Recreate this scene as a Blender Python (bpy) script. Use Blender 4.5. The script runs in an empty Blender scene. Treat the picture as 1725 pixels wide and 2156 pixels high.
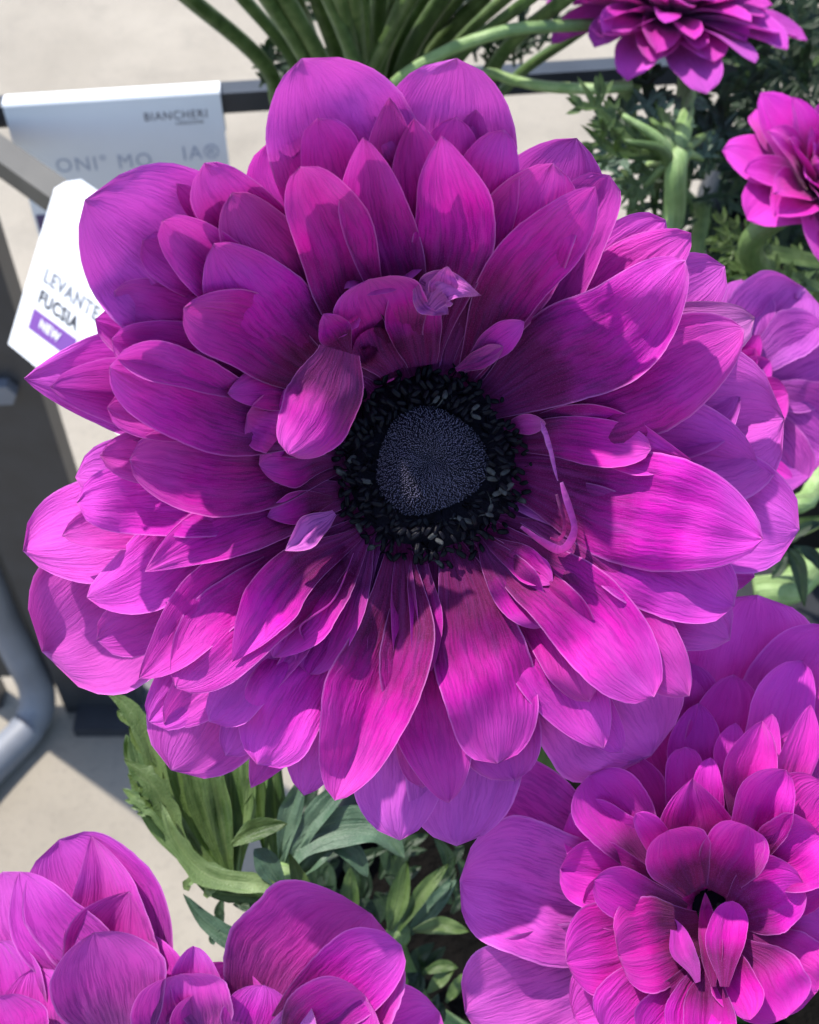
import bpy, bmesh, math, random
from mathutils import Vector, Matrix, noise

# ------------------------------------------------------------------ camera, sky, sun
scene = bpy.context.scene
col = scene.collection
CAM_H = 0.95
PITCH = math.radians(50)            # degrees below the horizon
CAM = Vector((0, 0, CAM_H))
FWD = Vector((0, math.cos(PITCH), -math.sin(PITCH)))
UP = Vector((0, math.sin(PITCH), math.cos(PITCH)))
RIGHT = Vector((1, 0, 0))
D = 0.20                            # metres from the lens to the big flower
K = 0.133 / 1725                    # metres per tracing pixel at that distance
cd = bpy.data.cameras.new('camera')
cam = bpy.data.objects.new('camera', cd)
col.objects.link(cam)
cam.location = CAM
cam.rotation_euler = (math.pi / 2 - PITCH, 0, 0)
cd.sensor_fit = 'HORIZONTAL'
cd.sensor_width = 36
cd.lens = 36 * D / 0.133
cd.clip_start = 0.01
cd.clip_end = 200
cd.dof.use_dof = True
cd.dof.focus_distance = 0.193
cd.dof.aperture_fstop = 50
scene.camera = cam

SUN_CAM = Vector((-0.40, 0.78, 0.49)).normalized()    # right, up, towards the lens
SUN = (RIGHT * SUN_CAM.x + UP * SUN_CAM.y - FWD * SUN_CAM.z).normalized()
world = bpy.data.worlds.new('World')
scene.world = world
world.use_nodes = True
wn = world.node_tree
sky = wn.nodes.new('ShaderNodeTexSky')
sky.sky_type = 'NISHITA'
sky.sun_disc = False
sky.sun_elevation = math.asin(SUN.z)
sky.sun_rotation = math.atan2(SUN.x, SUN.y)
bg = wn.nodes['Background']
bg.inputs['Strength'].default_value = 0.15
wn.links.new(sky.outputs['Color'], bg.inputs['Color'])
sd = bpy.data.lights.new('sun', 'SUN')
sd.energy = 3.3
sd.angle = math.radians(1.0)
sd.color = (1.0, 0.95, 0.87)
sun = bpy.data.objects.new('sun', sd)
col.objects.link(sun)
sun.rotation_euler = SUN.to_track_quat('Z', 'Y').to_euler()
sun.location = (0, 0, 3)
scene.view_settings.view_transform = 'Standard'
scene.view_settings.look = 'None'
scene.view_settings.exposure = 1.34
scene.view_settings.gamma = 1
scene.render.engine = 'CYCLES'
scene.cycles.max_bounces = 10
scene.cycles.transmission_bounces = 8
scene.cycles.diffuse_bounces = 6


# ------------------------------------------------------------------ helpers
def P(x, y, depth):
    """a tracing pixel (1725 x 2156) at a given depth along the view -> world"""
    s = K / D * depth
    return CAM + RIGHT * ((x - 862.5) * s) + UP * ((1078 - y) * s) + FWD * depth


def hit_z(x, y, z):
    d = RIGHT * ((x - 862.5) * K / D) + UP * ((1078 - y) * K / D) + FWD
    return CAM + d * ((z - CAM_H) / d.z)


def tag(o, label=None, cat=None, group=None, kind=None):
    if label: o['label'] = label
    if cat: o['category'] = cat
    if group: o['group'] = group
    if kind: o['kind'] = kind
    return o


def empty(name, loc):
    o = bpy.data.objects.new(name, None)
    o.location = loc
    o.empty_display_size = 0.01
    col.objects.link(o)
    return o


def link(name, me, mat, parent=None, smooth=True):
    o = bpy.data.objects.new(name, me)
    col.objects.link(o)
    if mat: me.materials.append(mat)
    if smooth:
        me.polygons.foreach_set('use_smooth', [True] * len(me.polygons))
    if parent is not None:
        o.parent = parent
        o.matrix_parent_inverse = Matrix.Translation(-parent.location)
    return o


class MB:
    """collects vertices, faces and a colour attribute into one mesh"""
    def __init__(self):
        self.v, self.f, self.a, self.b = [], [], [], []

    def add(self, co, a=(0, 0, 0, 1), b=(0, 0, 0, 1)):
        self.v.append(tuple(co)); self.a.append(a); self.b.append(b)
        return len(self.v) - 1

    def box(self, c, ax, ay, az):
        """box about centre c with half axes"""
        ids = []
        for sx in (-1, 1):
            for sy in (-1, 1):
                for sz in (-1, 1):
                    ids.append(self.add(c + ax * sx + ay * sy + az * sz))
        q = [(0, 1, 3, 2), (4, 6, 7, 5), (0, 4, 5, 1), (2, 3, 7, 6), (0, 2, 6, 4), (1, 5, 7, 3)]
        self.f += [tuple(ids[i] for i in f) for f in q]

    def tube(self, pts, rad, n=10, cap=True):
        pts = [Vector(p) for p in pts]
        m = len(pts)
        rings = []
        ref = Vector((0.3, 0.9, 0.2)).normalized()
        L = 0
        for i, p in enumerate(pts):
            t = (pts[min(i + 1, m - 1)] - pts[max(i - 1, 0)]).normalized()
            a = t.cross(ref)
            if a.length < 1e-4: a = t.cross(Vector((1, 0, 0)))
            a.normalize()
            b = t.cross(a)
            ref = b.cross(t) if False else ref
            r = rad[i] if isinstance(rad, (list, tuple)) else rad
            if i: L += (p - pts[i - 1]).length
            rings.append([self.add(p + a * (r * math.cos(2 * math.pi * k / n)) + b * (r * math.sin(2 * math.pi * k / n)),
                                   (i / (m - 1), math.sin(2 * math.pi * k / n), 0, 1),
                                   (k * r * 1000 * 6.28 / n, L * 1000, 0, 1)) for k in range(n)])
        for i in range(m - 1):
            for k in range(n):
                self.f.append((rings[i][k], rings[i][(k + 1) % n], rings[i + 1][(k + 1) % n], rings[i + 1][k]))
        if cap:
            self.f.append(tuple(rings[0][::-1])); self.f.append(tuple(rings[-1]))

    def mesh(self, name):
        me = bpy.data.meshes.new(name)
        me.from_pydata(self.v, [], self.f)
        for nm, arr in (('pa', self.a), ('pb', self.b)):
            at = me.attributes.new(nm, 'FLOAT_COLOR', 'POINT')
            flat = [c for q in arr for c in q]
            at.data.foreach_set('color', flat)
        me.update()
        return me

    def build(self, name, mat, parent=None, smooth=True):
        return link(name, self.mesh(name), mat, parent, smooth)


def spline(pts, n):
    """Catmull-Rom through 2+ points, n+1 samples"""
    pts = [Vector(p) for p in pts]
    if len(pts) == 2:
        return [pts[0].lerp(pts[1], i / n) for i in range(n + 1)]
    e = [pts[0] * 2 - pts[1]] + pts + [pts[-1] * 2 - pts[-2]]
    segs = len(pts) - 1
    out = []
    for i in range(n + 1):
        u = i / n * segs
        k = min(int(u), segs - 1)
        t = u - k
        a, b, c, d = e[k], e[k + 1], e[k + 2], e[k + 3]
        out.append(0.5 * ((2 * b) + (c - a) * t + (2 * a - 5 * b + 4 * c - d) * t * t + (3 * b - a - 3 * c + d) * t ** 3))
    return out


# ------------------------------------------------------------------ materials
def new_mat(name):
    m = bpy.data.materials.new(name)
    m.use_nodes = True
    m.node_tree.nodes.clear()
    return m, m.node_tree


class NT:
    def __init__(self, nt): self.nt = nt
    def n(self, t, **kw):
        nd = self.nt.nodes.new(t)
        for k, v in kw.items(): setattr(nd, k, v)
        return nd
    def l(self, a, b): self.nt.links.new(a, b)
    def ramp(self, fac, stops):
        r = self.n('ShaderNodeValToRGB')
        while len(r.color_ramp.elements) < len(stops): r.color_ramp.elements.new(0.5)
        for e, (p, c) in zip(r.color_ramp.elements, stops):
            e.position = p; e.color = (*c, 1) if len(c) == 3 else c
        self.l(fac, r.inputs[0])
        return r.outputs[0]
    def math(self, op, a, b=None, c=None, clamp=False):
        m = self.n('ShaderNodeMath', operation=op, use_clamp=clamp)
        for i, x in enumerate((a, b, c)):
            if x is None: continue
            if isinstance(x, (int, float)): m.inputs[i].default_value = x
            else: self.l(x, m.inputs[i])
        return m.outputs[0]
    def mix(self, fac, a, b, blend='MIX'):
        m = self.n('ShaderNodeMix', data_type='RGBA', blend_type=blend)
        for i, x in ((0, fac), (6, a), (7, b)):
            if isinstance(x, (int, float)): m.inputs[i].default_value = x
            elif isinstance(x, tuple): m.inputs[i].default_value = (*x, 1)
            else: self.l(x, m.inputs[i])
        return m.outputs[2]
    def noise(self, vec, scale, detail=3, rough=0.55, dims='3D'):
        t = self.n('ShaderNodeTexNoise', noise_dimensions=dims)
        t.inputs['Scale'].default_value = scale
        t.inputs['Detail'].default_value = detail
        t.inputs['Roughness'].default_value = rough
        if vec is not None: self.l(vec, t.inputs['Vector'])
        return t.outputs['Fac']


def petal_material(name, base, mid, tip, lav, edge, trans=0.30, vein=0.80):
    m, nt = new_mat(name)
    q = NT(nt)
    out = q.n('ShaderNodeOutputMaterial')
    pa = q.n('ShaderNodeAttribute', attribute_name='pa')
    pb = q.n('ShaderNodeAttribute', attribute_name='pb')
    sp = q.n('ShaderNodeSeparateColor'); q.l(pa.outputs['Color'], sp.inputs[0])
    sb = q.n('ShaderNodeSeparateColor'); q.l(pb.outputs['Color'], sb.inputs[0])
    t, v, lv = sp.outputs[0], sp.outputs[1], sp.outputs[2]
    info = q.n('ShaderNodeObjectInfo')
    rnd = info.outputs['Random']
    # blotchy shift of the colour zones
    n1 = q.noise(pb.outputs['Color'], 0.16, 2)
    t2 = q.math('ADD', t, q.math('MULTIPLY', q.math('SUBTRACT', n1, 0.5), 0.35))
    c = q.ramp(t2, [(0.0, base), (0.34, base), (0.66, mid), (1.0, tip)])  # naturally darker petal base, deepened and widened to paint in the central shade
    c = q.mix(lv, c, lav)
    # veins run along lines of constant v and wander a little
    comb = q.n('ShaderNodeCombineXYZ')
    q.l(sb.outputs[0], comb.inputs[0]); q.l(q.math('MULTIPLY', sb.outputs[1], 0.09), comb.inputs[1]); q.l(rnd, comb.inputs[2])
    wob = q.noise(pb.outputs['Color'], 0.35, 2)
    cx = q.n('ShaderNodeVectorMath', operation='ADD')
    cw = q.n('ShaderNodeCombineXYZ'); q.l(q.math('MULTIPLY', wob, 0.9), cw.inputs[0])
    q.l(comb.outputs[0], cx.inputs[0]); q.l(cw.outputs[0], cx.inputs[1])
    fine = q.noise(cx.outputs[0], 2.1, 3, 0.6)
    broad = q.noise(cx.outputs[0], 0.62, 2, 0.5)
    vm = q.ramp(fine, [(0.40, (1, 1, 1)), (0.50, (0.25, 0.25, 0.25)), (0.62, (0, 0, 0))])
    vfade = q.ramp(t, [(0.0, (1, 1, 1)), (0.55, (0.75, 0.75, 0.75)), (0.95, (0.25, 0.25, 0.25))])
    vf = q.math('MULTIPLY', q.math('MULTIPLY', vm, vfade), vein)
    dark = q.mix(1.0, c, (0.36, 0.22, 0.50), 'MULTIPLY')
    c = q.mix(vf, c, dark)
    # streaks of paler cells
    bm_ = q.ramp(broad, [(0.45, (0, 0, 0)), (0.75, (1, 1, 1))])
    c = q.mix(q.math('MULTIPLY', bm_, 0.30), c, q.mix(0.5, c, lav))
    # cell speckle
    cell = q.noise(pb.outputs['Color'], 5.5, 2, 0.7)
    c = q.mix(q.math('MULTIPLY', q.ramp(cell, [(0.5, (0, 0, 0)), (0.72, (1, 1, 1))]), 0.24), c, lav)
    # hue and value drift from petal to petal
    hs = q.n('ShaderNodeHueSaturation')
    q.l(q.math('ADD', 0.494, q.math('MULTIPLY', rnd, 0.022)), hs.inputs['Hue'])
    q.l(q.math('ADD', 0.84, q.math('MULTIPLY', q.math('FRACT', q.math('MULTIPLY', rnd, 17.3)), 0.30)), hs.inputs['Value'])
    q.l(c, hs.inputs['Color'])
    c = hs.outputs[0]
    # pale margin hairline, with the light rim of the edge painted in
    av = q.math('ABSOLUTE', v)
    em = q.math('MAXIMUM', q.ramp(av, [(0.955, (0, 0, 0)), (1.0, (1, 1, 1))]), q.ramp(t, [(0.985, (0, 0, 0)), (1.0, (1, 1, 1))]))
    c = q.mix(q.math('MULTIPLY', em, 0.42), c, edge)
    bump = q.n('ShaderNodeBump')
    bump.inputs['Strength'].default_value = 0.85
    bump.inputs['Distance'].default_value = 0.00045
    h = q.math('ADD', q.math('MULTIPLY', fine, 0.8), q.math('ADD', q.math('MULTIPLY', broad, 1.2), q.math('MULTIPLY', cell, 0.22)))
    q.l(h, bump.inputs['Height'])
    pr = q.n('ShaderNodeBsdfPrincipled')
    q.l(c, pr.inputs['Base Color'])
    pr.inputs['Roughness'].default_value = 0.6
    pr.inputs['Specular IOR Level'].default_value = 0.14
    pr.inputs['Sheen Weight'].default_value = 0.14
    pr.inputs['Sheen Roughness'].default_value = 0.45
    pr.inputs['Sheen Tint'].default_value = (1, 0.75, 1, 1)
    q.l(bump.outputs[0], pr.inputs['Normal'])
    tr = q.n('ShaderNodeBsdfTranslucent')
    ct = q.mix(1.0, c, (1.0, 0.45, 0.82), 'MULTIPLY')
    gm = q.n('ShaderNodeGamma'); gm.inputs[1].default_value = 0.85; q.l(ct, gm.inputs[0])
    q.l(gm.outputs[0], tr.inputs['Color']); q.l(bump.outputs[0], tr.inputs['Normal'])
    ms = q.n('ShaderNodeMixShader'); ms.inputs[0].default_value = trans
    q.l(pr.outputs[0], ms.inputs[1]); q.l(tr.outputs[0], ms.inputs[2])
    q.l(ms.outputs[0], out.inputs['Surface'])
    return m


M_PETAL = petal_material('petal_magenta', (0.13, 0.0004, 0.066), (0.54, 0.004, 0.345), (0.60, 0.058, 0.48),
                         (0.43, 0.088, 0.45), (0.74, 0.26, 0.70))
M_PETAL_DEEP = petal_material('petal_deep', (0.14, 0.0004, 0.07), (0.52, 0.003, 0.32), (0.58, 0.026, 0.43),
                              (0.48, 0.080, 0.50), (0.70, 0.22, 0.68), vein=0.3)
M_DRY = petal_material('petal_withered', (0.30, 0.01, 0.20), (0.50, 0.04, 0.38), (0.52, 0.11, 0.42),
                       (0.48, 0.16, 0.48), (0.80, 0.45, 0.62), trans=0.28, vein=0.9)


def leaf_material(name, c0, c1, c2, trans=0.25):
    m, nt = new_mat(name)
    q = NT(nt)
    out = q.n('ShaderNodeOutputMaterial')
    pa = q.n('ShaderNodeAttribute', attribute_name='pa')
    pb = q.n('ShaderNodeAttribute', attribute_name='pb')
    sp = q.n('ShaderNodeSeparateColor'); q.l(pa.outputs['Color'], sp.inputs[0])
    sb = q.n('ShaderNodeSeparateColor'); q.l(pb.outputs['Color'], sb.inputs[0])
    rnd = q.n('ShaderNodeObjectInfo').outputs['Random']
    n1 = q.noise(pb.outputs['Color'], 0.12, 4, 0.6)
    c = q.ramp(q.math('ADD', n1, q.math('MULTIPLY', q.math('SUBTRACT', rnd, 0.5), 0.3)), [(0.3, c0), (0.52, c1), (0.72, c2)])
    comb = q.n('ShaderNodeCombineXYZ')
    q.l(sb.outputs[0], comb.inputs[0]); q.l(q.math('MULTIPLY', sb.outputs[1], 0.06), comb.inputs[1])
    st = q.noise(comb.outputs[0], 0.9, 2)
    c = q.mix(q.math('MULTIPLY', q.ramp(st, [(0.45, (0, 0, 0)), (0.65, (1, 1, 1))]), 0.35), c, c2)
    av = q.math('ABSOLUTE', sp.outputs[1])
    rib = q.ramp(av, [(0.0, (1, 1, 1)), (0.12, (0, 0, 0))])
    c = q.mix(q.math('MULTIPLY', rib, q.math('MULTIPLY', sp.outputs[2], 0.45)), c, c2)
    bump = q.n('ShaderNodeBump'); bump.inputs['Strength'].default_value = 0.8; bump.inputs['Distance'].default_value = 0.0007
    q.l(q.math('ADD', st, q.math('MULTIPLY', q.noise(pb.outputs['Color'], 2.5, 2), 0.3)), bump.inputs['Height'])
    pr = q.n('ShaderNodeBsdfPrincipled')
    q.l(c, pr.inputs['Base Color']); q.l(bump.outputs[0], pr.inputs['Normal'])
    pr.inputs['Roughness'].default_value = 0.48
    pr.inputs['Specular IOR Level'].default_value = 0.4
    tr = q.n('ShaderNodeBsdfTranslucent')
    q.l(q.mix(1.0, c, (1.1, 1.25, 0.45), 'MULTIPLY'), tr.inputs['Color'])
    ms = q.n('ShaderNodeMixShader'); ms.inputs[0].default_value = trans
    q.l(pr.outputs[0], ms.inputs[1]); q.l(tr.outputs[0], ms.inputs[2])
    q.l(ms.outputs[0], out.inputs['Surface'])
    return m


M_LEAF = leaf_material('leaf_green', (0.022, 0.048, 0.009), (0.046, 0.082, 0.018), (0.10, 0.15, 0.048))
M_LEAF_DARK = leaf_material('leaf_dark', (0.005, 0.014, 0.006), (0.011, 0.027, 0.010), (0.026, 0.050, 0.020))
M_LEAF_BLUE = leaf_material('leaf_blue_green', (0.028, 0.060, 0.036), (0.046, 0.090, 0.054), (0.085, 0.14, 0.09), trans=0.15)
M_LEAF_PALE = leaf_material('leaf_pale', (0.055, 0.098, 0.028), (0.098, 0.155, 0.052), (0.18, 0.25, 0.105))
M_STEM = leaf_material('stem_green', (0.035, 0.070, 0.016), (0.06, 0.11, 0.028), (0.12, 0.18, 0.06), trans=0.08)
M_STEM_PALE = leaf_material('stem_pale', (0.13, 0.22, 0.07), (0.19, 0.29, 0.10), (0.30, 0.40, 0.18), trans=0.1)


def plain(name, c, rough=0.5, metal=0.0, bumpscale=None, var=0.0, vscale=8.0, spec=0.5, bstr=0.3, bdist=0.002):
    m, nt = new_mat(name)
    q = NT(nt)
    out = q.n('ShaderNodeOutputMaterial')
    pr = q.n('ShaderNodeBsdfPrincipled')
    pr.inputs['Roughness'].default_value = rough
    pr.inputs['Metallic'].default_value = metal
    pr.inputs['Specular IOR Level'].default_value = spec
    tc = q.n('ShaderNodeTexCoord')
    nz = q.noise(tc.outputs['Object'], vscale, 4)
    k = q.ramp(nz, [(0.3, tuple(x * (1 - var) for x in c)), (0.7, tuple(min(1, x * (1 + var)) for x in c))])
    q.l(k, pr.inputs['Base Color'])
    if bumpscale:
        b = q.n('ShaderNodeBump'); b.inputs['Strength'].default_value = bstr; b.inputs['Distance'].default_value = bdist
        q.l(q.noise(tc.outputs['Object'], bumpscale, 3), b.inputs['Height'])
        q.l(b.outputs[0], pr.inputs['Normal'])
    q.l(pr.outputs[0], out.inputs['Surface'])
    return m


M_BLACK = plain('black_steel', (0.020, 0.022, 0.027), 0.42, 0.0, 300, 0.3, 30, bstr=0.15, bdist=0.0005)
M_GREY = plain('grey_steel', (0.13, 0.14, 0.165), 0.55, 0.0, 260, 0.2, 20, bstr=0.15, bdist=0.0005)
M_OLIVE = plain('weathered_steel', (0.062, 0.057, 0.048), 0.6, 0.0, 200, 0.25, 15, bstr=0.2, bdist=0.0005)
M_PLATE = plain('dark_plate', (0.042, 0.040, 0.038), 0.6, 0.0, 200, 0.25, 15, bstr=0.2, bdist=0.0005)
M_POT = plain('pot_plastic', (0.014, 0.013, 0.012), 0.5, 0.0, 200, 0.3, 40, bstr=0.1)
M_SOIL = plain('soil', (0.0022, 0.0018, 0.0015), 0.95, 0.0, 260, 0.6, 120, spec=0.1, bstr=1.0, bdist=0.004)
M_CARD = plain('card_white', (0.66, 0.67, 0.69), 0.5, 0.0, 400, 0.03, 20, bstr=0.04, bdist=0.0003)
M_INK = plain('ink_grey', (0.025, 0.024, 0.032), 0.5)
M_INK_LIGHT = plain('ink_pale', (0.13, 0.135, 0.16), 0.5)
M_INK_BLUE = plain('ink_blue_grey', (0.33, 0.37, 0.46), 0.5)
M_INK_DARK = plain('ink_dark', (0.06, 0.055, 0.075), 0.5)
M_INK_PURPLE = plain('ink_purple', (0.13, 0.035, 0.24), 0.5)
M_INK_NAVY = plain('ink_navy', (0.06, 0.04, 0.12), 0.5)
M_STAMEN = plain('anther_black', (0.0018, 0.0016, 0.0045), 0.45, 0.0, 3000, 0.6, 900, spec=0.12, bstr=0.5, bdist=0.0002)
M_POLLEN = plain('anther_dusty', (0.030, 0.032, 0.034), 0.7, 0.0, 3000, 0.5, 1200, spec=0.3, bstr=0.6, bdist=0.0002)
M_PISTIL = plain('pistil_black', (0.004, 0.0035, 0.009), 0.75, 0.0, 2500, 0.5, 600, spec=0.12, bstr=0.8, bdist=0.0003)
M_CARPEL = plain('carpel_tip', (0.15, 0.135, 0.22), 0.5, 0.0, None, 0.98, 3200, spec=0.7)


def ground_material():
    m, nt = new_mat('pavement_stone')
    q = NT(nt)
    out = q.n('ShaderNodeOutputMaterial')
    tc = q.n('ShaderNodeTexCoord')
    o = tc.outputs['Object']
    big = q.noise(o, 3.2, 4, 0.6)
    mid = q.noise(o, 14, 5, 0.65)
    fine = q.noise(o, 160, 3, 0.7)
    c = q.ramp(big, [(0.3, (0.185, 0.162, 0.128)), (0.7, (0.262, 0.232, 0.188))])
    c = q.mix(q.math('MULTIPLY', q.ramp(mid, [(0.52, (0, 0, 0)), (0.72, (1, 1, 1))]), 0.35), c, (0.13, 0.115, 0.094))
    c = q.mix(q.math('MULTIPLY', q.ramp(fine, [(0.55, (0, 0, 0)), (0.75, (1, 1, 1))]), 0.5), c, (0.10, 0.088, 0.076))
    pr = q.n('ShaderNodeBsdfPrincipled')
    q.l(c, pr.inputs['Base Color']); pr.inputs['Roughness'].default_value = 0.85
    b = q.n('ShaderNodeBump'); b.inputs['Strength'].default_value = 0.4; b.inputs['Distance'].default_value = 0.004
    q.l(q.math('ADD', mid, q.math('MULTIPLY', fine, 0.4)), b.inputs['Height'])
    q.l(b.outputs[0], pr.inputs['Normal'])
    q.l(pr.outputs[0], out.inputs['Surface'])
    return m


# ------------------------------------------------------------------ ground
g = MB()
N = 24
for i in range(N + 1):
    for j in range(N + 1):
        x = (i / N - 0.5) * 60; y = (j / N - 0.5) * 60
        g.add((x, y, 0))
for i in range(N):
    for j in range(N):
        a = i * (N + 1) + j
        g.f.append((a, a + N + 1, a + N + 2, a + 1))
tag(g.build('pavement', ground_material(), smooth=False), 'sunlit beige stone pavement, blotchy and out of focus', kind='structure')

# ------------------------------------------------------------------ metal stand
RAIL_Z = 0.612


def rail_y(x): return 0.541 + (x + 0.2017) * 0.116


stand = empty('metal_stand', (-0.263, 0.575, 0))
m = MB()
ra, rb = Vector((-0.33, rail_y(-0.33), RAIL_Z)), Vector((0.50, rail_y(0.50), RAIL_Z))
rd = (rb - ra).normalized()
m.box((ra + rb) / 2, rd * ((rb - ra).length / 2), Vector((-rd.y, rd.x, 0)) * 0.0055, Vector((0, 0, 0.0055)))
m.build('back_rail', M_BLACK, stand, False)
# diagonal rail running in from the corner
ba = hit_z(-150, 222, 0.608); bb = hit_z(560, 722, 0.608)
bd_ = (bb - ba).normalized()
m = MB()
m.box((ba + bb) / 2, bd_ * ((bb - ba).length / 2), Vector((-bd_.y, bd_.x, 0)) * 0.0068, Vector((0, 0, 0.0055)))
m.build('diagonal_rail', M_OLIVE, stand, False)
# wide black post with a lighter strip of steel beside it, and a bent grey tube leg
pb0 = hit_z(225, 1480, 0)
m = MB(); m.box(pb0 + Vector((0, 0, 0.31)), Vector((0.034, 0.0, 0)), Vector((0, 0.010, 0)), Vector((0, 0, 0.31)))
m.build('post', M_BLACK, stand, False)
m = MB(); m.box(pb0 + Vector((0.028, -0.004, 0.006)), Vector((0.05, 0, 0)), Vector((0, 0.03, 0)), Vector((0, 0, 0.006)))
m.build('foot_plate', M_BLACK, stand, False)
pc = pb0 + Vector((-0.064, 0.006, 0.31))
m = MB(); m.box(pc, Vector((0.028, 0, 0)), Vector((0, 0.004, 0)), Vector((0, 0, 0.27)))
m.build('side_plate', M_PLATE, stand, False)
pe = pb0 + Vector((-0.098, 0.004, 0.31))
m = MB(); m.box(pe, Vector((0.0065, 0, 0)), Vector((0, 0.009, 0)), Vector((0, 0, 0.31)))
m.build('thin_post', M_BLACK, stand, False)
b0 = hit_z(98, 1490, 0.012); b1 = hit_z(-60, 1660, 0.012); b2 = hit_z(-260, 1900, 0.012)
path = [b0 + Vector((-0.012, 0.015, z)) for z in (0.60, 0.45, 0.30, 0.18, 0.11)] + \
       [b0 + Vector((-0.008, 0.012, 0.06)), b0 + Vector((-0.004, 0.004, 0.022)), b0.lerp(b1, 0.25), b1, b2]
m = MB(); m.tube(spline(path, 50), 0.0155, 14)
m.build('bent_leg', M_GREY, stand)
for zz in (0.19, 0.40):
    m = MB(); c0 = pb0 + Vector((0.012, -0.010, zz)); m.tube([c0, c0 + Vector((0, -0.008, 0))], 0.009, 6)
    m.build('bolt', M_GREY, stand, False)
SHELF_Z = 0.43
m = MB(); m.box(Vector((0.30, 0.24, SHELF_Z - 0.006)), Vector((0.34, 0, 0)), Vector((0, 0.33, 0)), Vector((0, 0, 0.006)))
m.build('shelf', M_BLACK, stand, False)
for sx, sy in ((0.62, 0.55), (0.62, -0.07), (-0.02, -0.07)):
    m = MB(); m.box(Vector((sx, sy, SHELF_Z / 2)), Vector((0.012, 0, 0)), Vector((0, 0.012, 0)), Vector((0, 0, SHELF_Z / 2 - 0.012)))
    m.build('leg', M_BLACK, stand, False)
m = MB()
ss = Vector((0.49, rail_y(0.49), 0)); m.box(ss + Vector((0, 0, 0.52)), Vector((0.008, 0, 0)), Vector((0, 0.008, 0)), Vector((0, 0, 0.09)))
m.build('rail_upright', M_BLACK, stand, False)
tag(stand, 'black metal plant stand with rails, wide post and bent grey tube leg', 'stand')


# ------------------------------------------------------------------ tags with printing
def text_mesh(txt, size, mat, parent, origin, u, v, nrm, bold=0.0, xs=1.0, name='lettering'):
    cu = bpy.data.curves.new('txt', 'FONT')
    cu.body = txt
    cu.size = size
    cu.offset = bold
    cu.space_character = 1.16
    cu.resolution_u = 3
    o = bpy.data.objects.new('txt', cu)
    col.objects.link(o)
    bpy.context.view_layer.update()
    me = bpy.data.meshes.new_from_object(o.evaluated_get(bpy.context.evaluated_depsgraph_get()))
    bpy.data.objects.remove(o)
    for vt in me.vertices:
        p = origin + u * (vt.co.x * xs) + v * vt.co.y + nrm * 0.00045
        vt.co = p
    me.materials.clear()
    return link(name, me, mat, parent, False)


def card(name, tl, u, v, w, h, mat, parent, thick=0.0005, bend=0.0):
    """thin card: tl corner, u to the right, v up; a grid with a slight bow"""
    nrm = u.cross(v).normalized()
    mb = MB()
    nu, nv = 12, 12
    for s in (1, -1):
        for i in range(nu + 1):
            for j in range(nv + 1):
                a, b = i / nu, j / nv
                mb.add(tl + u * (w * a) - v * (h * b) + nrm * (s * thick / 2 + bend * (math.sin(math.pi * a) - 1) * b))
    k = (nu + 1) * (nv + 1)
    for i in range(nu):
        for j in range(nv):
            a = i * (nv + 1) + j
            mb.f.append((a, a + 1, a + nv + 2, a + nv + 1))
            mb.f.append((k + a, k + a + nv + 1, k + a + nv + 2, k + a + 1))
    def rim(ids):
        for p, q_ in zip(ids, ids[1:]): mb.f.append((p, q_, k + q_, k + p))
    rim([i * (nv + 1) for i in range(nu + 1)]); rim([i * (nv + 1) + nv for i in range(nu, -1, -1)])
    rim([nu * (nv + 1) + j for j in range(nv + 1)]); rim([j for j in range(nv, -1, -1)])
    return mb.build(name, mat, parent, False)


# shaded tag folded over the back rail
xl, xr = -0.1972, -0.0930
tl = Vector((xl, rail_y(xl) - 0.0075, RAIL_Z + 0.0072))
tr_ = Vector((xr, rail_y(xr) - 0.0075, RAIL_Z + 0.0072))
tu = (tr_ - tl).normalized(); tv = Vector((0, 0, 1)); tw = (tr_ - tl).length
tn = tu.cross(tv).normalized()
t1 = empty('price_tag', tl)
card('front_card', tl, tu, tv, tw, 0.082, M_CARD, t1)
# fold: rises over the rail and falls behind it
back = Vector((-tu.y, tu.x, 0))
mb = MB()
prof = [(-0.0001, 0.0), (0.0005, 0.0016), (0.004, 0.0012), (0.009, 0.0006), (0.0125, -0.001), (0.0138, -0.005), (0.0142, -0.03)]
for a, b in prof:
    for i in range(9):
        mb.add(tl + tu * (tw * i / 8) + back * a + tv * (b - 0.0003))
for r in range(len(prof) - 1):
    for i in range(8):
        p = r * 9 + i
        mb.f.append((p, p + 1, p + 10, p + 9))
mb.build('fold', M_CARD, t1)


def on_tag(px, py):
    """point of the hanging tag's plane seen at a tracing pixel"""
    d = RIGHT * ((px - 862.5) * K / D) + UP * ((1078 - py) * K / D) + FWD
    return CAM + d * ((tl - CAM).dot(tn) / d.dot(tn))


text_mesh('BIANCHERI', 0.0066, M_INK_DARK, t1, on_tag(304, 254), tu, tv, tn, 0.0, 0.84)
text_mesh('CREAZIONI', 0.0030, M_INK, t1, on_tag(370, 262), tu, tv, tn, 0.0, 0.80)
text_mesh('ONI° MO', 0.0115, M_INK_BLUE, t1, on_tag(120, 362), tu, tv, tn, 0.0, 0.92)
text_mesh('IA®', 0.0115, M_INK_BLUE, t1, on_tag(385, 336), tu, tv, tn, 0.0, 0.90)
mb = MB(); s0 = on_tag(82, 470); mb.box(s0 + tu * 0.007 + tn * 0.0005, tu * 0.0075, tv * 0.0055, tn * 0.0002)
mb.build('printed_band', M_INK_NAVY, t1, False)
tag(t1, 'pale printed card tag in shade folded over the black back rail', 'tag')

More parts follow.
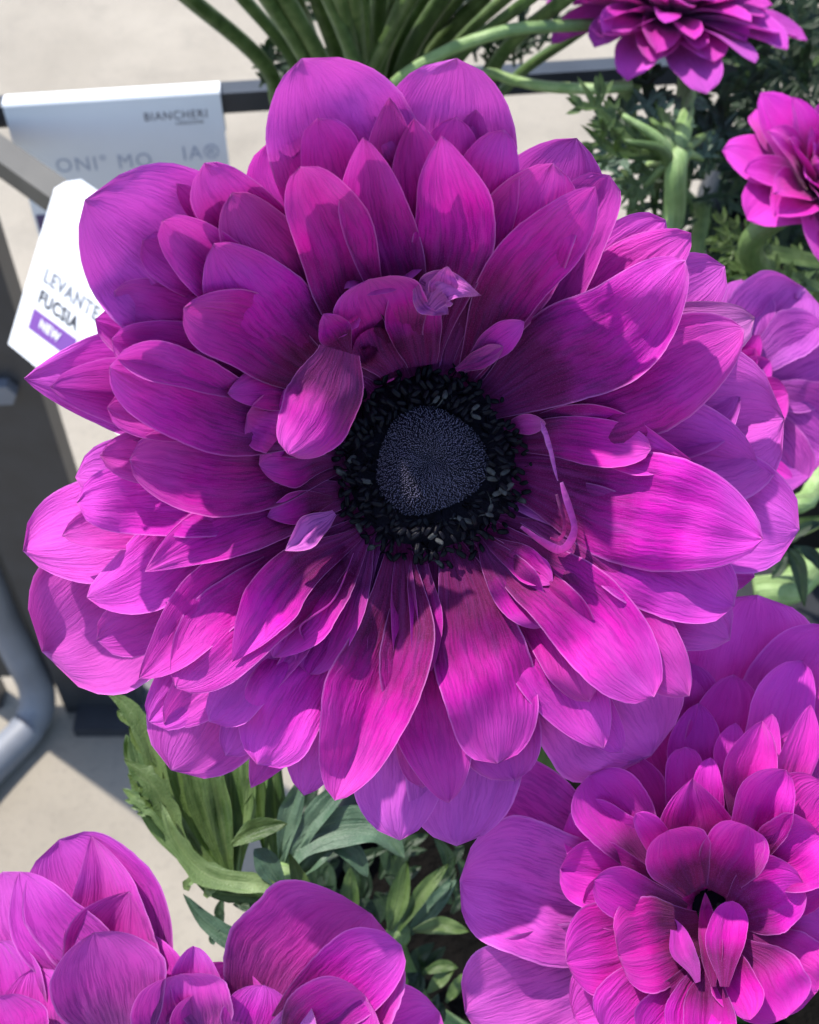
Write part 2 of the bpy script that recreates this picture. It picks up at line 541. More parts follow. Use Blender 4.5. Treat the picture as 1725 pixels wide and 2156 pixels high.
# sunlit tag on the diagonal rail
TL = hit_z(110, 414, 0.618)
u2 = bd_
best = None
for i in range(400):
    dep = 0.40 + i * 0.0005
    q_ = P(18, 724, dep)
    e = abs((TL - q_).normalized().dot(u2))
    if best is None or e < best[0]: best = (e, q_)
BL = best[1]
v2 = (TL - BL).normalized(); h2 = (TL - BL).length
n2 = u2.cross(v2).normalized()
t2 = empty('price_tag', TL)
card('front_card', TL, u2, v2, 0.098, h2, M_CARD, t2)
mb = MB()
back2 = (Vector((-u2.y, u2.x, 0))).normalized()
prof = [(0.0, 0.0), (0.002, 0.0035), (0.008, 0.004), (0.016, 0.0015), (0.019, -0.008), (0.0195, -0.03)]
for a, b in prof:
    for i in range(9):
        mb.add(TL + u2 * (0.098 * i / 8) + back2 * a + Vector((0, 0, b - 0.0003)))
for r in range(len(prof) - 1):
    for i in range(8):
        p = r * 9 + i
        mb.f.append((p, p + 1, p + 10, p + 9))
mb.build('fold', M_CARD, t2)


def on_tag2(px, py):
    d = RIGHT * ((px - 862.5) * K / D) + UP * ((1078 - py) * K / D) + FWD
    return CAM + d * ((TL - CAM).dot(n2) / d.dot(n2))


sz = h2 / 318
text_mesh('LEVANTE', 40 * sz, M_INK_LIGHT, t2, on_tag2(91, 590), u2, v2, n2, 0.0003, 0.94)
text_mesh('FUCSIA', 38 * sz, M_INK, t2, on_tag2(80, 634), u2, v2, n2, 0.0004, 0.90)
pts = [on_tag2(*p) for p in ((73, 648), (60, 690), (150, 757), (164, 715))]
mb = MB()
for p in pts: mb.add(p + n2 * 0.0004)
mb.f.append((0, 1, 2, 3))
mb.build('printed_band', M_INK_PURPLE, t2, False)
text_mesh('NEW', 26 * sz, M_CARD, t2, on_tag2(84, 688) + n2 * 0.0003, u2, v2, n2, 0.0002, 1.0)
tag(t2, 'sunlit white card tag printed FUCSIA hanging from the diagonal rail', 'tag')


# ------------------------------------------------------------------ pots
def pot(cx, cy, r, label, group='black pots on the stand', h=0.165):
    root = empty('plant_pot', (cx, cy, SHELF_Z))
    mb = MB()
    n = 40
    prof = [(0.74 * r, 0), (0.98 * r, h * 0.86), (1.06 * r, h * 0.87), (1.06 * r, h), (0.99 * r, h), (0.96 * r, h * 0.86), (0.94 * r, h * 0.80)]
    for a, b in prof:
        for k in range(n):
            w = 2 * math.pi * k / n
            mb.add((cx + a * math.cos(w), cy + a * math.sin(w), SHELF_Z + 0.001 + b))
    for i in range(len(prof) - 1):
        for k in range(n):
            mb.f.append((i * n + k, i * n + (k + 1) % n, (i + 1) * n + (k + 1) % n, (i + 1) * n + k))
    mb.f.append(tuple(range(n))[::-1])
    mb.build('pot_wall', M_POT, root)
    mb = MB()
    R = 12
    c = mb.add((cx, cy, SHELF_Z + h * 0.86))
    for i in range(1, R + 1):
        for k in range(n):
            w = 2 * math.pi * k / n; rr = 0.955 * r * i / R
            p = Vector((cx + rr * math.cos(w), cy + rr * math.sin(w), 0))
            z = SHELF_Z + h * 0.84 + 0.006 * noise.noise(p * 60) + 0.003 * noise.noise(p * 200)
            mb.add((p.x, p.y, z))
    for k in range(n):
        mb.f.append((c, 1 + k, 1 + (k + 1) % n))
    for i in range(R - 1):
        for k in range(n):
            a = 1 + i * n
            mb.f.append((a + k, a + (k + 1) % n, a + n + (k + 1) % n, a + n + k)[::-1])
    so = mb.build('soil', M_SOIL, root); so['kind'] = 'stuff'
    tag(root, label, 'pot', group)
    return root


POT_Z = SHELF_Z + 0.142
pot(0.062, 0.125, 0.100, 'black plastic pot with soil in the shade under the big open flower')
pot(-0.005, 0.42, 0.075, 'black plastic pot behind the big flower holding the bundle of stems')
pot(0.235, 0.47, 0.095, 'black plastic pot behind the right-hand flowers and feathery leaves')
SOIL1 = Vector((0.05, 0.13, POT_Z - 0.01))
SOIL2 = Vector((-0.005, 0.42, POT_Z - 0.01))
SOIL3 = Vector((0.235, 0.47, POT_Z - 0.01))

# ------------------------------------------------------------------ petals
rng = random.Random(7)


def prof_fn(t, wp, b0, p, q):
    if t < wp:
        s = t / wp
        return b0 + (1 - b0) * math.sin(s * math.pi / 2) ** 1.25
    s = (t - wp) / (1 - wp)
    return max(1 - s ** p, 0.0) ** q


def bowl(r, L, r0, gain, k):
    H = (350 - 92 * L) * gain * k
    sc = 260 * k
    if r < r0: return H / sc * max(r - r0, -60 * k) - (10 + 7 * L) * k
    return H * (1 - math.exp(-(r - r0) / sc)) - (10 + 7 * L) * k


class Flower:
    """petals traced as seen: each stands at the height its whorl has in the bowl of the flower"""
    def __init__(self, name, cx, cy, depth, r0=170, gain=1.0, k=1.0, mat=None, tilt=(0, 0), seed=1, lean=0.0):
        self.lean = lean
        self.rough = 1.0
        self.cx, self.cy, self.depth, self.r0, self.gain, self.k = cx, cy, depth, r0, gain, k
        self.root = empty(name, P(cx, cy, depth))
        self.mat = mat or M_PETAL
        self.tilt = tilt
        self.rng = random.Random(seed)
        self.count = 0

    def pos(self, x, y, z):
        return P(x, y, self.depth * (1 - z * K / D))

    def petal(self, bx, by, tx, ty, w, L, mid=None, wp=0.62, b0=0.22, p=2.2, q=0.55, cup=None, fold=0.0, roll=None,
              droop=None, lav=None, ruf=None, z0=0.0, lift=0.0, mat=None, bend=0.0, tone=0.0, notch=0.0, name='petal', nt=36, nv=20):
        R = self.rng
        ln = math.hypot(tx - bx, ty - by)
        if cup is None: cup = R.uniform(0.0, 0.36)
        if fold == 0: fold = R.uniform(-.12, .30)
        if roll is None: roll = R.uniform(-0.16, 0.16)
        if droop is None: droop = R.uniform(0.05, 0.22)
        if ruf is None: ruf = R.uniform(0.03, 0.11)
        if lav is None: lav = min(0.9, max(0.0, 0.10 * (L - 1.2) + R.uniform(-0.06, 0.08)))
        if mid is None:
            o = (bend + R.uniform(-0.03, 0.03)) * ln
            mid = [((bx + tx) / 2 - (ty - by) / ln * o, (by + ty) / 2 + (tx - bx) / ln * o)]
        pts = spline([(bx, by, 0)] + [(a, b, 0) for a, b in mid] + [(tx, ty, 0)], nt)
        seed = Vector((R.uniform(0, 99), R.uniform(0, 99), R.uniform(0, 99)))
        f1, ph = R.uniform(1.5, 3.0), R.uniform(0, 6.28)
        mb = MB()
        mm = K * self.depth / D * 1000
        off = R.uniform(0, 400)
        hwm = w / 2
        arc = 0
        ruf *= self.rough
        dw = R.uniform(-.10, .10) * self.rough
        er = (R.uniform(-.22, .22) * self.rough, R.uniform(-.22, .22) * self.rough)
        wob = R.uniform(-.035, .035) * ln; wph = R.uniform(0, 6.28)
        aw = (R.uniform(.86, 1.1), R.uniform(.86, 1.1))
        nib = R.uniform(.0, .05)
        wp = min(.82, max(.4, wp + R.uniform(-.07, .05))); q = q * R.uniform(.82, 1.25)
        fold *= 1.35
        plf = R.uniform(3.0, 6.0)
        for i, c in enumerate(pts):
            t = i / nt
            if i: arc += (c - pts[i - 1]).length
            tg = (pts[min(i + 1, nt)] - pts[max(i - 1, 0)]).normalized()
            nx, ny = -tg.y, tg.x
            # sample the profile a bit denser towards the tip so that it stays round
            pfs = [max(prof_fn(t, min(.86, max(.3, wp + e_)), b0, p, q), (nib * (1 - t) / .04 if t > .96 else 0)) for e_ in (dw, -dw)]
            sw = wob * math.sin(math.pi * t) * math.sin(2.2 * t * 3.14 + wph)
            r = math.hypot(c.x - self.cx, c.y - self.cy)
            ww = 0.0
            cs = ((c.x - self.cx) * -.46 + (c.y - self.cy) * -.89) / max(r, 1)
            zb = bowl(r, L, self.r0, self.gain * (1 - .5 * self.lean * max(0.0, min(1.0, -cs * 1.5))), self.k)
            if self.lean and r > self.r0:
                ww = max(0.0, min(1.0, (cs - .15) * 1.7)) * self.lean
                zl = (1.02 - .09 * L) * (r - self.r0) - (10 + 7 * L)
                zb = zb * (1 - ww) + zl * ww
            zc = zb + z0 + self.tilt[0] * (c.x - self.cx) + self.tilt[1] * (c.y - self.cy)
            zc += lift * ln * t * t
            if t > 0.5: zc -= droop * ln * (t - 0.5) ** 2 * 2.0 * (1 - .9 * ww)
            for j in range(nv + 1):
                v = j / nv * 2 - 1
                jag = 1 + 0.075 * noise.noise(Vector((t * 4.5, math.copysign(1, v) * 3, 0)) + seed) + 0.018 * noise.noise(Vector((t * 24, math.copysign(1, v) * 3, 5)) + seed)
                sd_ = 0 if v < 0 else 1
                hw = hwm * pfs[sd_] * aw[sd_] * jag
                nt_ = 0.0
                if notch and t > 0.8: nt_ = notch * hwm * ((t - 0.8) / 0.2) ** 2 * math.exp(-(v / 0.3) ** 2)
                x = c.x + nx * (hw * v + sw) - tg.x * nt_
                y = c.y + ny * (hw * v + sw) - tg.y * nt_
                env = min(1.0, t * 2.2)
                z = zc + env * hw * (cup * (v * v - 0.25) + fold * (abs(v) - 0.4) + roll * v * (.5 + t) + er[sd_] * max(0, abs(v) - .62) ** 2 * 5)
                z += env * hwm * ruf * math.sin(f1 * 6.28 * t + ph + v * 1.3) * (0.25 + abs(v)) * 1.2
                z += env * hwm * 0.24 * self.rough * noise.noise(Vector((x, y, 0)) * (0.011 / self.k) + seed)
                z += env * hwm * self.rough * (0.075 * (1 - .5 * t)) * noise.noise(Vector((v * plf, t * 1.6, 0)) + seed)
                mb.add(self.pos(x, y, z), (t, v, lav, 1), (v * hwm * mm + off, arc * mm + off, seed.x, 1))
        for i in range(nt):
            for j in range(nv):
                a = i * (nv + 1) + j
                mb.f.append((a, a + 1, a + nv + 2, a + nv + 1))
        self.count += 1
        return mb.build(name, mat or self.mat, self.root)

    def ribbon(self, path, height, mat=None, lean=0.0, name='petal', lav=0.25, taper=0.5):
        """a curled petal seen edge on: path of (x, y, z) with its blade standing towards the viewer"""
        n = 40
        pts = spline(path, n)
        mb = MB(); mm = K * 1000; off = self.rng.uniform(0, 300)
        for i, c in enumerate(pts):
            t = i / n
            tg = pts[min(i + 1, n)] - pts[max(i - 1, 0)]
            ln = math.hypot(tg.x, tg.y) or 1
            nx, ny = -tg.y / ln, tg.x / ln
            hh = height * (1 - taper * abs(2 * t - 1) ** 2.5) * (1 + .35 * noise.noise(Vector((t * 5, off, 0))))
            for j in range(9):
                v = j / 8
                s = lean * hh * (v * v)
                mb.add(self.pos(c.x + nx * s, c.y + ny * s, c.z + hh * v), (0.4 + 0.6 * v, 2 * t - 1, lav, 1),
                       (t * 120 * mm + off, v * height * mm, 3, 1))
        for i in range(n):
            for j in range(8):
                a = i * 9 + j
                mb.f.append((a, a + 1, a + 10, a + 9))
        return mb.build(name, mat or self.mat, self.root)


def stem(root, pts, r, mat=None, name='stem', n=10, seg=24):
    mb = MB(); mb.tube(spline(pts, seg), r if not isinstance(r, (tuple, list)) else [r[0] + (r[1] - r[0]) * i / seg for i in range(seg + 1)], n)
    return mb.build(name, mat or M_STEM, root)


# ================================================================== the big open flower
F = Flower('anemone_flower', 905, 975, D, seed=11, tilt=(0, 0), lean=1.0)
A = F.petal
# outer sepals
A(900, 900, 635, 122, 340, 4.0, wp=.66, p=2.6, q=.6, lav=.62, cup=.25, droop=.05, lift=.10)
A(910, 900, 962, 122, 270, 4.0, wp=.70, p=2.6, q=.6, lav=.66, cup=.2, droop=.05, lift=.08)
A(920, 930, 1215, 290, 280, 3.9, wp=.68, p=2.6, q=.6, lav=.60, cup=.2)
A(880, 960, 178, 420, 375, 4.0, wp=.72, p=3.2, q=.62, lav=.62, cup=.22, bend=.02, droop=.05, lift=.06)
A(880, 980, 50, 797, 245, 4.0, wp=.66, p=1.7, q=.75, lav=.50, cup=.15)
A(870, 970, 105, 815, 170, 3.3, wp=.7, p=1.8, q=.7, lav=.25)
A(870, 980, 158, 1005, 170, 4.3, wp=.72, p=2.8, q=.6, lav=.55)
A(880, 1000, 48, 1160, 235, 3.8, wp=.72, p=2.8, q=.6, lav=.36, cup=.1)
A(880, 1000, 88, 1372, 350, 4.2, wp=.72, p=3.2, q=.6, lav=.45, cup=.1, bend=.04, ruf=.10)
A(880, 1010, 360, 1622, 270, 4.2, wp=.72, p=2.8, q=.6, lav=.42, cup=.1, bend=.05)
A(880, 1010, 528, 1660, 150, 3.4, wp=.7, p=1.8, q=.7, lav=.25)
A(880, 1010, 640, 1676, 150, 3.3, wp=.72, p=2.2, q=.6, lav=.40)
A(885, 1020, 842, 1770, 215, 4.5, wp=.74, p=2.8, q=.6, lav=.85, bend=.03)
A(910, 1020, 962, 1782, 240, 4.6, wp=.76, p=3.0, q=.55, lav=.80, cup=.12, bend=-.03)
A(930, 1000, 1372, 1592, 330, 4.4, wp=.74, p=3.0, q=.6, lav=.62, cup=.1)
A(930, 1000, 1538, 1348, 210, 3.6, wp=.72, p=2.6, q=.6, lav=.45)
A(930, 970, 1652, 880, 340, 4.1, wp=.72, p=3.0, q=.6, lav=.58, cup=.15, bend=.03)
A(930, 980, 1684, 1115, 270, 4.4, wp=.74, p=3.0, q=.6, lav=.55, bend=-.03)
A(930, 990, 1590, 1215, 190, 4.3, wp=.74, p=2.8, q=.6, lav=.50)
A(940, 950, 1527, 560, 200, 3.4, wp=.72, p=2.4, q=.6, lav=.45)
A(930, 940, 1590, 668, 170, 3.2, wp=.74, p=2.2, q=.6, lav=.45, mat=M_DRY)
A(930, 960, 1560, 800, 250, 3.8, wp=.70, p=2.6, q=.6, lav=.45)
A(930, 960, 1600, 985, 230, 3.6, wp=.70, p=2.6, q=.6, lav=.45)
# upper half, clockwise from the left
A(720, 850, 200, 672, 130, 3.2, wp=.7, p=2.0, q=.65)
A(700, 800, 240, 612, 115, 3.0, wp=.74, p=2.8, q=.55)
A(700, 850, 234, 714, 160, 2.3, wp=.70, p=2.4, q=.55)
A(680, 770, 300, 505, 125, 3.0, wp=.74, p=2.8, q=.55)
A(720, 800, 341, 464, 145, 2.2, wp=.68, p=2.4, q=.55, cup=.3)
A(740, 850, 386, 648, 185, 0.9, wp=.66, p=2.3, q=.6, cup=.18, bend=.04)
A(790, 830, 450, 512, 185, 1.1, wp=.62, p=2.2, q=.6, cup=.2, fold=-.25, bend=-.05)
A(720, 760, 372, 386, 70, 3.3, wp=.74, p=2.2, q=.6)
A(720, 760, 408, 383, 100, 3.1, wp=.74, p=2.8, q=.55)
A(760, 780, 430, 342, 165, 2.6, wp=.70, p=2.6, q=.55, cup=.25)
A(800, 790, 488, 405, 185, 1.8, wp=.66, p=2.2, q=.6, cup=.2, bend=-.05)
A(820, 800, 575, 290, 200, 2.9, wp=.72, p=2.8, q=.5, cup=.1, notch=.3)
A(835, 790, 632, 350, 165, 1.0, wp=.62, p=2.2, q=.6, cup=.2, fold=.35, roll=.1, lift=.06)
A(850, 800, 668, 248, 150, 2.3, wp=.72, p=2.6, q=.55)
A(880, 800, 738, 238, 110, 3.0, wp=.72, p=2.2, q=.6)
A(880, 800, 786, 243, 90, 2.9, wp=.74, p=2.0, q=.65)
A(880, 790, 765, 288, 170, 1.3, wp=.60, p=1.7, q=.75, fold=.3, lift=.05)
A(895, 800, 820, 204, 125, 2.5, wp=.74, p=1.6, q=.75, fold=.25)
A(900, 790, 872, 248, 130, 2.0, wp=.70, p=1.8, q=.7, fold=.25)
A(908, 760, 930, 285, 185, 1.0, wp=.62, p=1.6, q=.8, cup=-.1, fold=-.1, lift=.10, bend=.02)
A(910, 800, 962, 246, 130, 2.8, wp=.74, p=2.6, q=.55)
A(915, 800, 1003, 230, 100, 3.2, wp=.78, p=2.2, q=.6)
A(920, 820, 1062, 272, 150, 2.6, wp=.72, p=2.6, q=.55)
A(930, 840, 1165, 343, 215, 1.9, wp=.68, p=2.4, q=.55, cup=.15, ruf=.12, bend=.06)
A(940, 850, 1284, 368, 150, 3.0, wp=.76, p=2.6, q=.55)
A(965, 830, 1254, 392, 160, 1.1, wp=.66, p=1.8, q=.7, cup=.1, fold=.0, roll=-.5, bend=-.02)
A(950, 880, 1402, 462, 150, 2.9, wp=.74, p=2.4, q=.5, cup=.15)
A(960, 870, 1456, 490, 160, 2.1, wp=.72, p=2.0, q=.6, cup=.2)
A(985, 870, 1444, 548, 225, 1.0, wp=.58, p=1.8, q=.7, cup=.16, bend=.05, roll=-.1, droop=.1)
A(1000, 890, 1568, 692, 215, 1.9, wp=.66, p=2.1, q=.6, cup=.12, bend=.05)
A(1010, 930, 1456, 968, 130, 1.7, wp=.66, p=1.6, q=.75, cup=.25, bend=-.06, fold=.2)
A(1020, 930, 1372, 945, 110, 1.1, wp=.70, p=2.0, q=.6, cup=.3, bend=-.05)
# lower half
A(1015, 985, 1608, 1135, 245, 1.1, wp=.64, p=2.0, q=.65, cup=.12, bend=-.05, droop=.12)
A(1010, 1030, 1546, 1278, 215, 2.0, wp=.70, p=2.4, q=.5, cup=.1, bend=-.03)
A(990, 1075, 1452, 1466, 160, 1.8, wp=.70, p=2.2, q=.6, cup=.1, bend=-.08)
A(975, 1085, 1378, 1468, 205, 1.1, wp=.68, p=2.3, q=.6, cup=.1, bend=-.05, droop=.15)
A(965, 1100, 1242, 1478, 150, 1.5, wp=.66, p=1.8, q=.7, cup=.3, ruf=.25, bend=-.05)
A(950, 1110, 1272, 1576, 165, 2.2, wp=.70, p=2.0, q=.6, cup=.1, fold=.15)
A(940, 1100, 1312, 1585, 100, 3.0, wp=.76, p=2.4, q=.6)
A(940, 1130, 1048, 1608, 225, 0.9, wp=.66, p=2.6, q=.55, cup=-.12, fold=.0, bend=-.07, droop=.2)
A(930, 1120, 1085, 1645, 180, 3.0, wp=.74, p=2.6, q=.55)
A(900, 1120, 945, 1692, 175, 1.9, wp=.70, p=2.0, q=.65, cup=.1, bend=.06)
A(880, 1120, 890, 1660, 130, 2.7, wp=.72, p=2.0, q=.6)
A(845, 1130, 705, 1686, 205, 1.0, wp=.62, p=1.8, q=.72, cup=.1, fold=.45, bend=-.05)
A(850, 1100, 862, 1480, 60, 1.4, wp=.6, p=2.0, q=.6, fold=.5)
A(880, 1120, 900, 1420, 70, 1.3, wp=.6, p=2.0, q=.6, fold=.5)
A(800, 1110, 541, 1610, 190, 2.0, wp=.74, p=2.2, q=.6, cup=.1, ruf=.12)
A(800, 1080, 475, 1592, 130, 3.0, wp=.76, p=2.6, q=.55, lav=.5)
A(800, 1080, 440, 1520, 120, 2.2, wp=.78, p=2.2, q=.6, lav=.45)
A(780, 1080, 312, 1520, 140, 3.0, wp=.76, p=2.6, q=.55)
A(780, 1080, 345, 1524, 130, 2.6, wp=.76, p=2.4, q=.55)
A(760, 1090, 600, 1540, 170, 2.6, wp=.7, p=2.4, q=.55)
A(830, 1060, 292, 1428, 150, 1.6, wp=.62, p=1.8, q=.7, cup=.15, fold=.2, bend=.08)
A(800, 1090, 368, 1448, 190, 1.3, wp=.70, p=2.4, q=.55, cup=.05, bend=.03)
A(760, 1120, 489, 1394, 120, 0.8, wp=.60, p=1.5, q=.85, fold=.4, bend=.10)
A(770, 1120, 575, 1385, 140, 1.1, wp=.66, p=1.8, q=.7, fold=.15, bend=.02)
A(780, 1120, 650, 1420, 120, 1.6, wp=.66, p=2.0, q=.6)
A(790, 1030, 305, 1204, 145, 0.9, wp=.50, p=1.3, q=.95, mid=[(600, 1070), (420, 1140)], cup=.12, fold=.1)
A(780, 1060, 182, 1258, 175, 2.0, wp=.68, p=1.9, q=.65, bend=.07)
A(780, 1070, 203, 1348, 140, 2.6, wp=.74, p=2.6, q=.55)
A(780, 1010, 161, 1058, 175, 2.0, wp=.70, p=2.2, q=.6, bend=-.03)
A(780, 1020, 130, 1128, 130, 2.9, wp=.74, p=2.6, q=.55)
A(750, 965, 272, 968, 165, 1.1, wp=.68, p=2.6, q=.5, cup=.08, bend=-.05)
A(750, 960, 210, 958, 120, 2.4, wp=.72, p=2.6, q=.55)
A(730, 920, 225, 858, 120, 2.3, wp=.74, p=2.6, q=.55)
A(730, 900, 230, 772, 190, 1.3, wp=.66, p=2.4, q=.6, cup=.1, bend=-.05)
# innermost, curled and withered pieces
A(718, 738, 606, 956, 168, -.35, wp=.48, p=2.6, q=.5, b0=.55, cup=-.55, droop=.5, bend=-.07, roll=.0, lav=.12, z0=195)
A(690, 850, 479, 828, 100, .7, wp=.62, p=1.6, q=.8, cup=.3, bend=.08)
A(700, 945, 520, 872, 150, .55, wp=.70, p=2.2, q=.6, ruf=.25, cup=.2)
A(720, 965, 545, 978, 110, .8, wp=.70, p=2.2, q=.6, bend=.06)
A(735, 745, 682, 660, 70, -.5, wp=.6, p=1.6, q=.8, cup=.5, ruf=.2, z0=40)
F.ribbon([(690, 705, 150), (715, 695, 175), (740, 680, 190), (756, 668, 195)], 26, lean=.6)
F.ribbon([(842, 745, 60), (820, 700, 90), (785, 690, 100), (752, 712, 100), (742, 752, 95), (765, 785, 85), (795, 775, 85), (802, 748, 85), (785, 728, 85), (765, 738, 85)], 46, taper=.2, lav=.05)
A(845, 775, 775, 588, 190, .35, wp=.70, p=2.4, q=.45, b0=.5, cup=.3, lift=.25, lav=.05)
A(890, 770, 872, 596, 130, .15, wp=.62, p=2.4, q=.5, b0=.5, cup=.4, lift=.15, lav=.0)
F.ribbon([(700, 612, 175), (735, 588, 195), (790, 602, 200), (840, 585, 205), (886, 556, 210)], 16, lean=1.3, lav=.35)
A(900, 640, 1014, 622, 90, -.4, wp=.35, p=1.2, q=1.0, b0=.5, cup=.2, ruf=.16, mat=M_DRY, lav=.4, z0=80, mid=[(935, 600)])
A(880, 600, 945, 662, 80, -.4, wp=.5, p=1.3, q=.9, b0=.4, ruf=.16, mat=M_DRY, lav=.3, z0=70)
A(925, 640, 943, 560, 60, -.4, wp=.5, p=1.3, q=.9, b0=.4, ruf=.16, mat=M_DRY, lav=.2, z0=75)
A(975, 780, 1104, 676, 75, .25, wp=.66, p=1.8, q=.7, cup=.6, lav=.2, z0=15)
A(960, 778, 1060, 730, 50, -.2, wp=.6, p=1.6, q=.8, fold=.7, mat=M_DRY, z0=10)
A(1060, 900, 1150, 892, 46, .2, wp=.6, p=1.6, q=.7, fold=.5, mat=M_DRY)
F.ribbon([(1140, 886, 95), (1152, 905, 100), (1165, 950, 95), (1176, 1012, 80)], 18, mat=M_DRY, lean=.6, taper=.8)
F.ribbon([(1186, 1014, 90), (1204, 1060, 80), (1217, 1115, 70), (1203, 1153, 65), (1172, 1166, 65), (1132, 1142, 60), (1095, 1112, 40)], 64, lean=.26, taper=.6)
F.ribbon([(1175, 1040, 70), (1190, 1085, 60), (1192, 1120, 55), (1178, 1140, 55), (1158, 1135, 55)], 40, mat=M_DRY, lean=.2, taper=.3)
A(1010, 1130, 1142, 1322, 105, .8, wp=.62, p=1.5, q=.8, fold=.4, ruf=.2)
A(1020, 1130, 1166, 1232, 70, .7, wp=.7, p=1.5, q=.8, fold=.3)
A(705, 1080, 600, 1160, 66, .0, wp=.55, p=1.5, q=.8, fold=.4, mat=M_DRY, z0=15, lav=.5)
A(700, 1050, 562, 1088, 74, .7, wp=.62, p=1.6, q=.75, cup=.3)
F.ribbon([(640, 1090, 70), (660, 1075, 75), (690, 1078, 60), (705, 1074, 40)], 20, mat=M_DRY)
F.ribbon([(728, 1150, 40), (724, 1175, 45), (735, 1200, 50), (760, 1212, 50), (778, 1195, 45)], 38, mat=M_DRY, taper=.3)
F.ribbon([(745, 1165, 40), (722, 1230, 60), (700, 1270, 75), (660, 1300, 85), (634, 1322, 85), (646, 1356, 80)], 40, lean=.12, lav=.15, taper=.8)

# pistil: a lobed dome with a dimple, bristling with carpel tips
CX, CY = 905, 972


def dome_r(w): return 116 * (1 + 0.075 * math.cos(3 * w + 0.5) + 0.04 * math.cos(2 * w - 1.1))


def dome_z(w, s):
    d = 92 * math.sqrt(max(0, 1 - (s ** 2.4)))
    d -= 26 * math.exp(-(s / 0.25) ** 2)
    d -= 16 * math.exp(-((w - 2.6 + math.pi) % (2 * math.pi) - math.pi) ** 2 / 0.05) * s * (1 - s) * 3
    return d + 12


mb = MB()
nr, na = 26, 72
for i in range(nr + 1):
    s = i / nr
    for k in range(na):
        w = 2 * math.pi * k / na
        r = dome_r(w) * s
        mb.add(F.pos(CX + r * math.cos(w), CY - r * math.sin(w), dome_z(w, s)))
for i in range(nr):
    for k in range(na):
        mb.f.append((i * na + k, (i + 1) * na + k, (i + 1) * na + (k + 1) % na, i * na + (k + 1) % na))
pistil = mb.build('pistil', M_PISTIL, F.root)
mb = MB()
NC = 4200
for i in range(NC):
    s = math.sqrt((i + .5) / NC) * 0.985
    w = (i * 2.399963 + rng.uniform(-.05, .05)) % (2 * math.pi)
    r = dome_r(w) * s
    x, y, z = CX + r * math.cos(w), CY - r * math.sin(w), dome_z(w, s)
    h = rng.uniform(2.2, 4.6); b = 1.0
    lx, ly = math.cos(w) * s * 1.6 + rng.uniform(-1, 1), -math.sin(w) * s * 1.6 + rng.uniform(-1, 1)
    ids = [mb.add(F.pos(x + b * math.cos(q_), y + b * math.sin(q_), z - 1)) for q_ in (0, 2.1, 4.2)]
    ids2 = [mb.add(F.pos(x + lx + .7 * b * math.cos(q_), y + ly + .7 * b * math.sin(q_), z + h)) for q_ in (0, 2.1, 4.2)]
    mb.f.append(tuple(ids2))
    for k in range(3): mb.f.append((ids[k], ids[(k + 1) % 3], ids2[(k + 1) % 3], ids2[k]))
cp = mb.build('carpel_tips', M_CARPEL, F.root, smooth=False); cp['kind'] = 'stuff'
# receptacle under the stamens
mb = MB()
prof = [(40, 10), (110, 6), (150, 2), (190, -18), (195, -60), (60, -110)]
for a, z in prof:
    for k in range(48):
        w = 2 * math.pi * k / 48
        mb.add(F.pos(905 + a * math.cos(w), 975 + a * math.sin(w), z))
for i in range(len(prof) - 1):
    for k in range(48):
        mb.f.append((i * 48 + k, (i + 1) * 48 + k, (i + 1) * 48 + (k + 1) % 48, i * 48 + (k + 1) % 48)[::-1])
mb.build('receptacle', M_PISTIL, F.root)


# stamens: bean-shaped two-lobed anthers on short filaments
def stamen_mesh(nm, mat, sq):
    mb = MB()
    u = K
    for side in (-1, 1):
        n1, n2 = 7, 8
        base = len(mb.v)
        for i in range(n1 + 1):
            a = math.pi * i / n1
            for k in range(n2):
                b = 2 * math.pi * k / n2
                rr = math.sin(a) ** .8
                mb.add(Vector((side * 1.5 + 4.4 * rr * math.cos(b), -11.5 * math.cos(a) + side * .6, 4.6 * rr * math.sin(b) * sq)) * u)
        for i in range(n1):
            for k in range(n2):
                mb.f.append((base + i * n2 + k, base + i * n2 + (k + 1) % n2, base + (i + 1) * n2 + (k + 1) % n2, base + (i + 1) * n2 + k))
    mb.tube([Vector((0, -8, -3)) * u, Vector((0, -16, -14)) * u, Vector((0, -18, -44)) * u], 1.5 * u, 6)
    me = mb.mesh(nm)
    me.materials.append(mat)
    me.polygons.foreach_set('use_smooth', [True] * len(me.polygons))
    return me


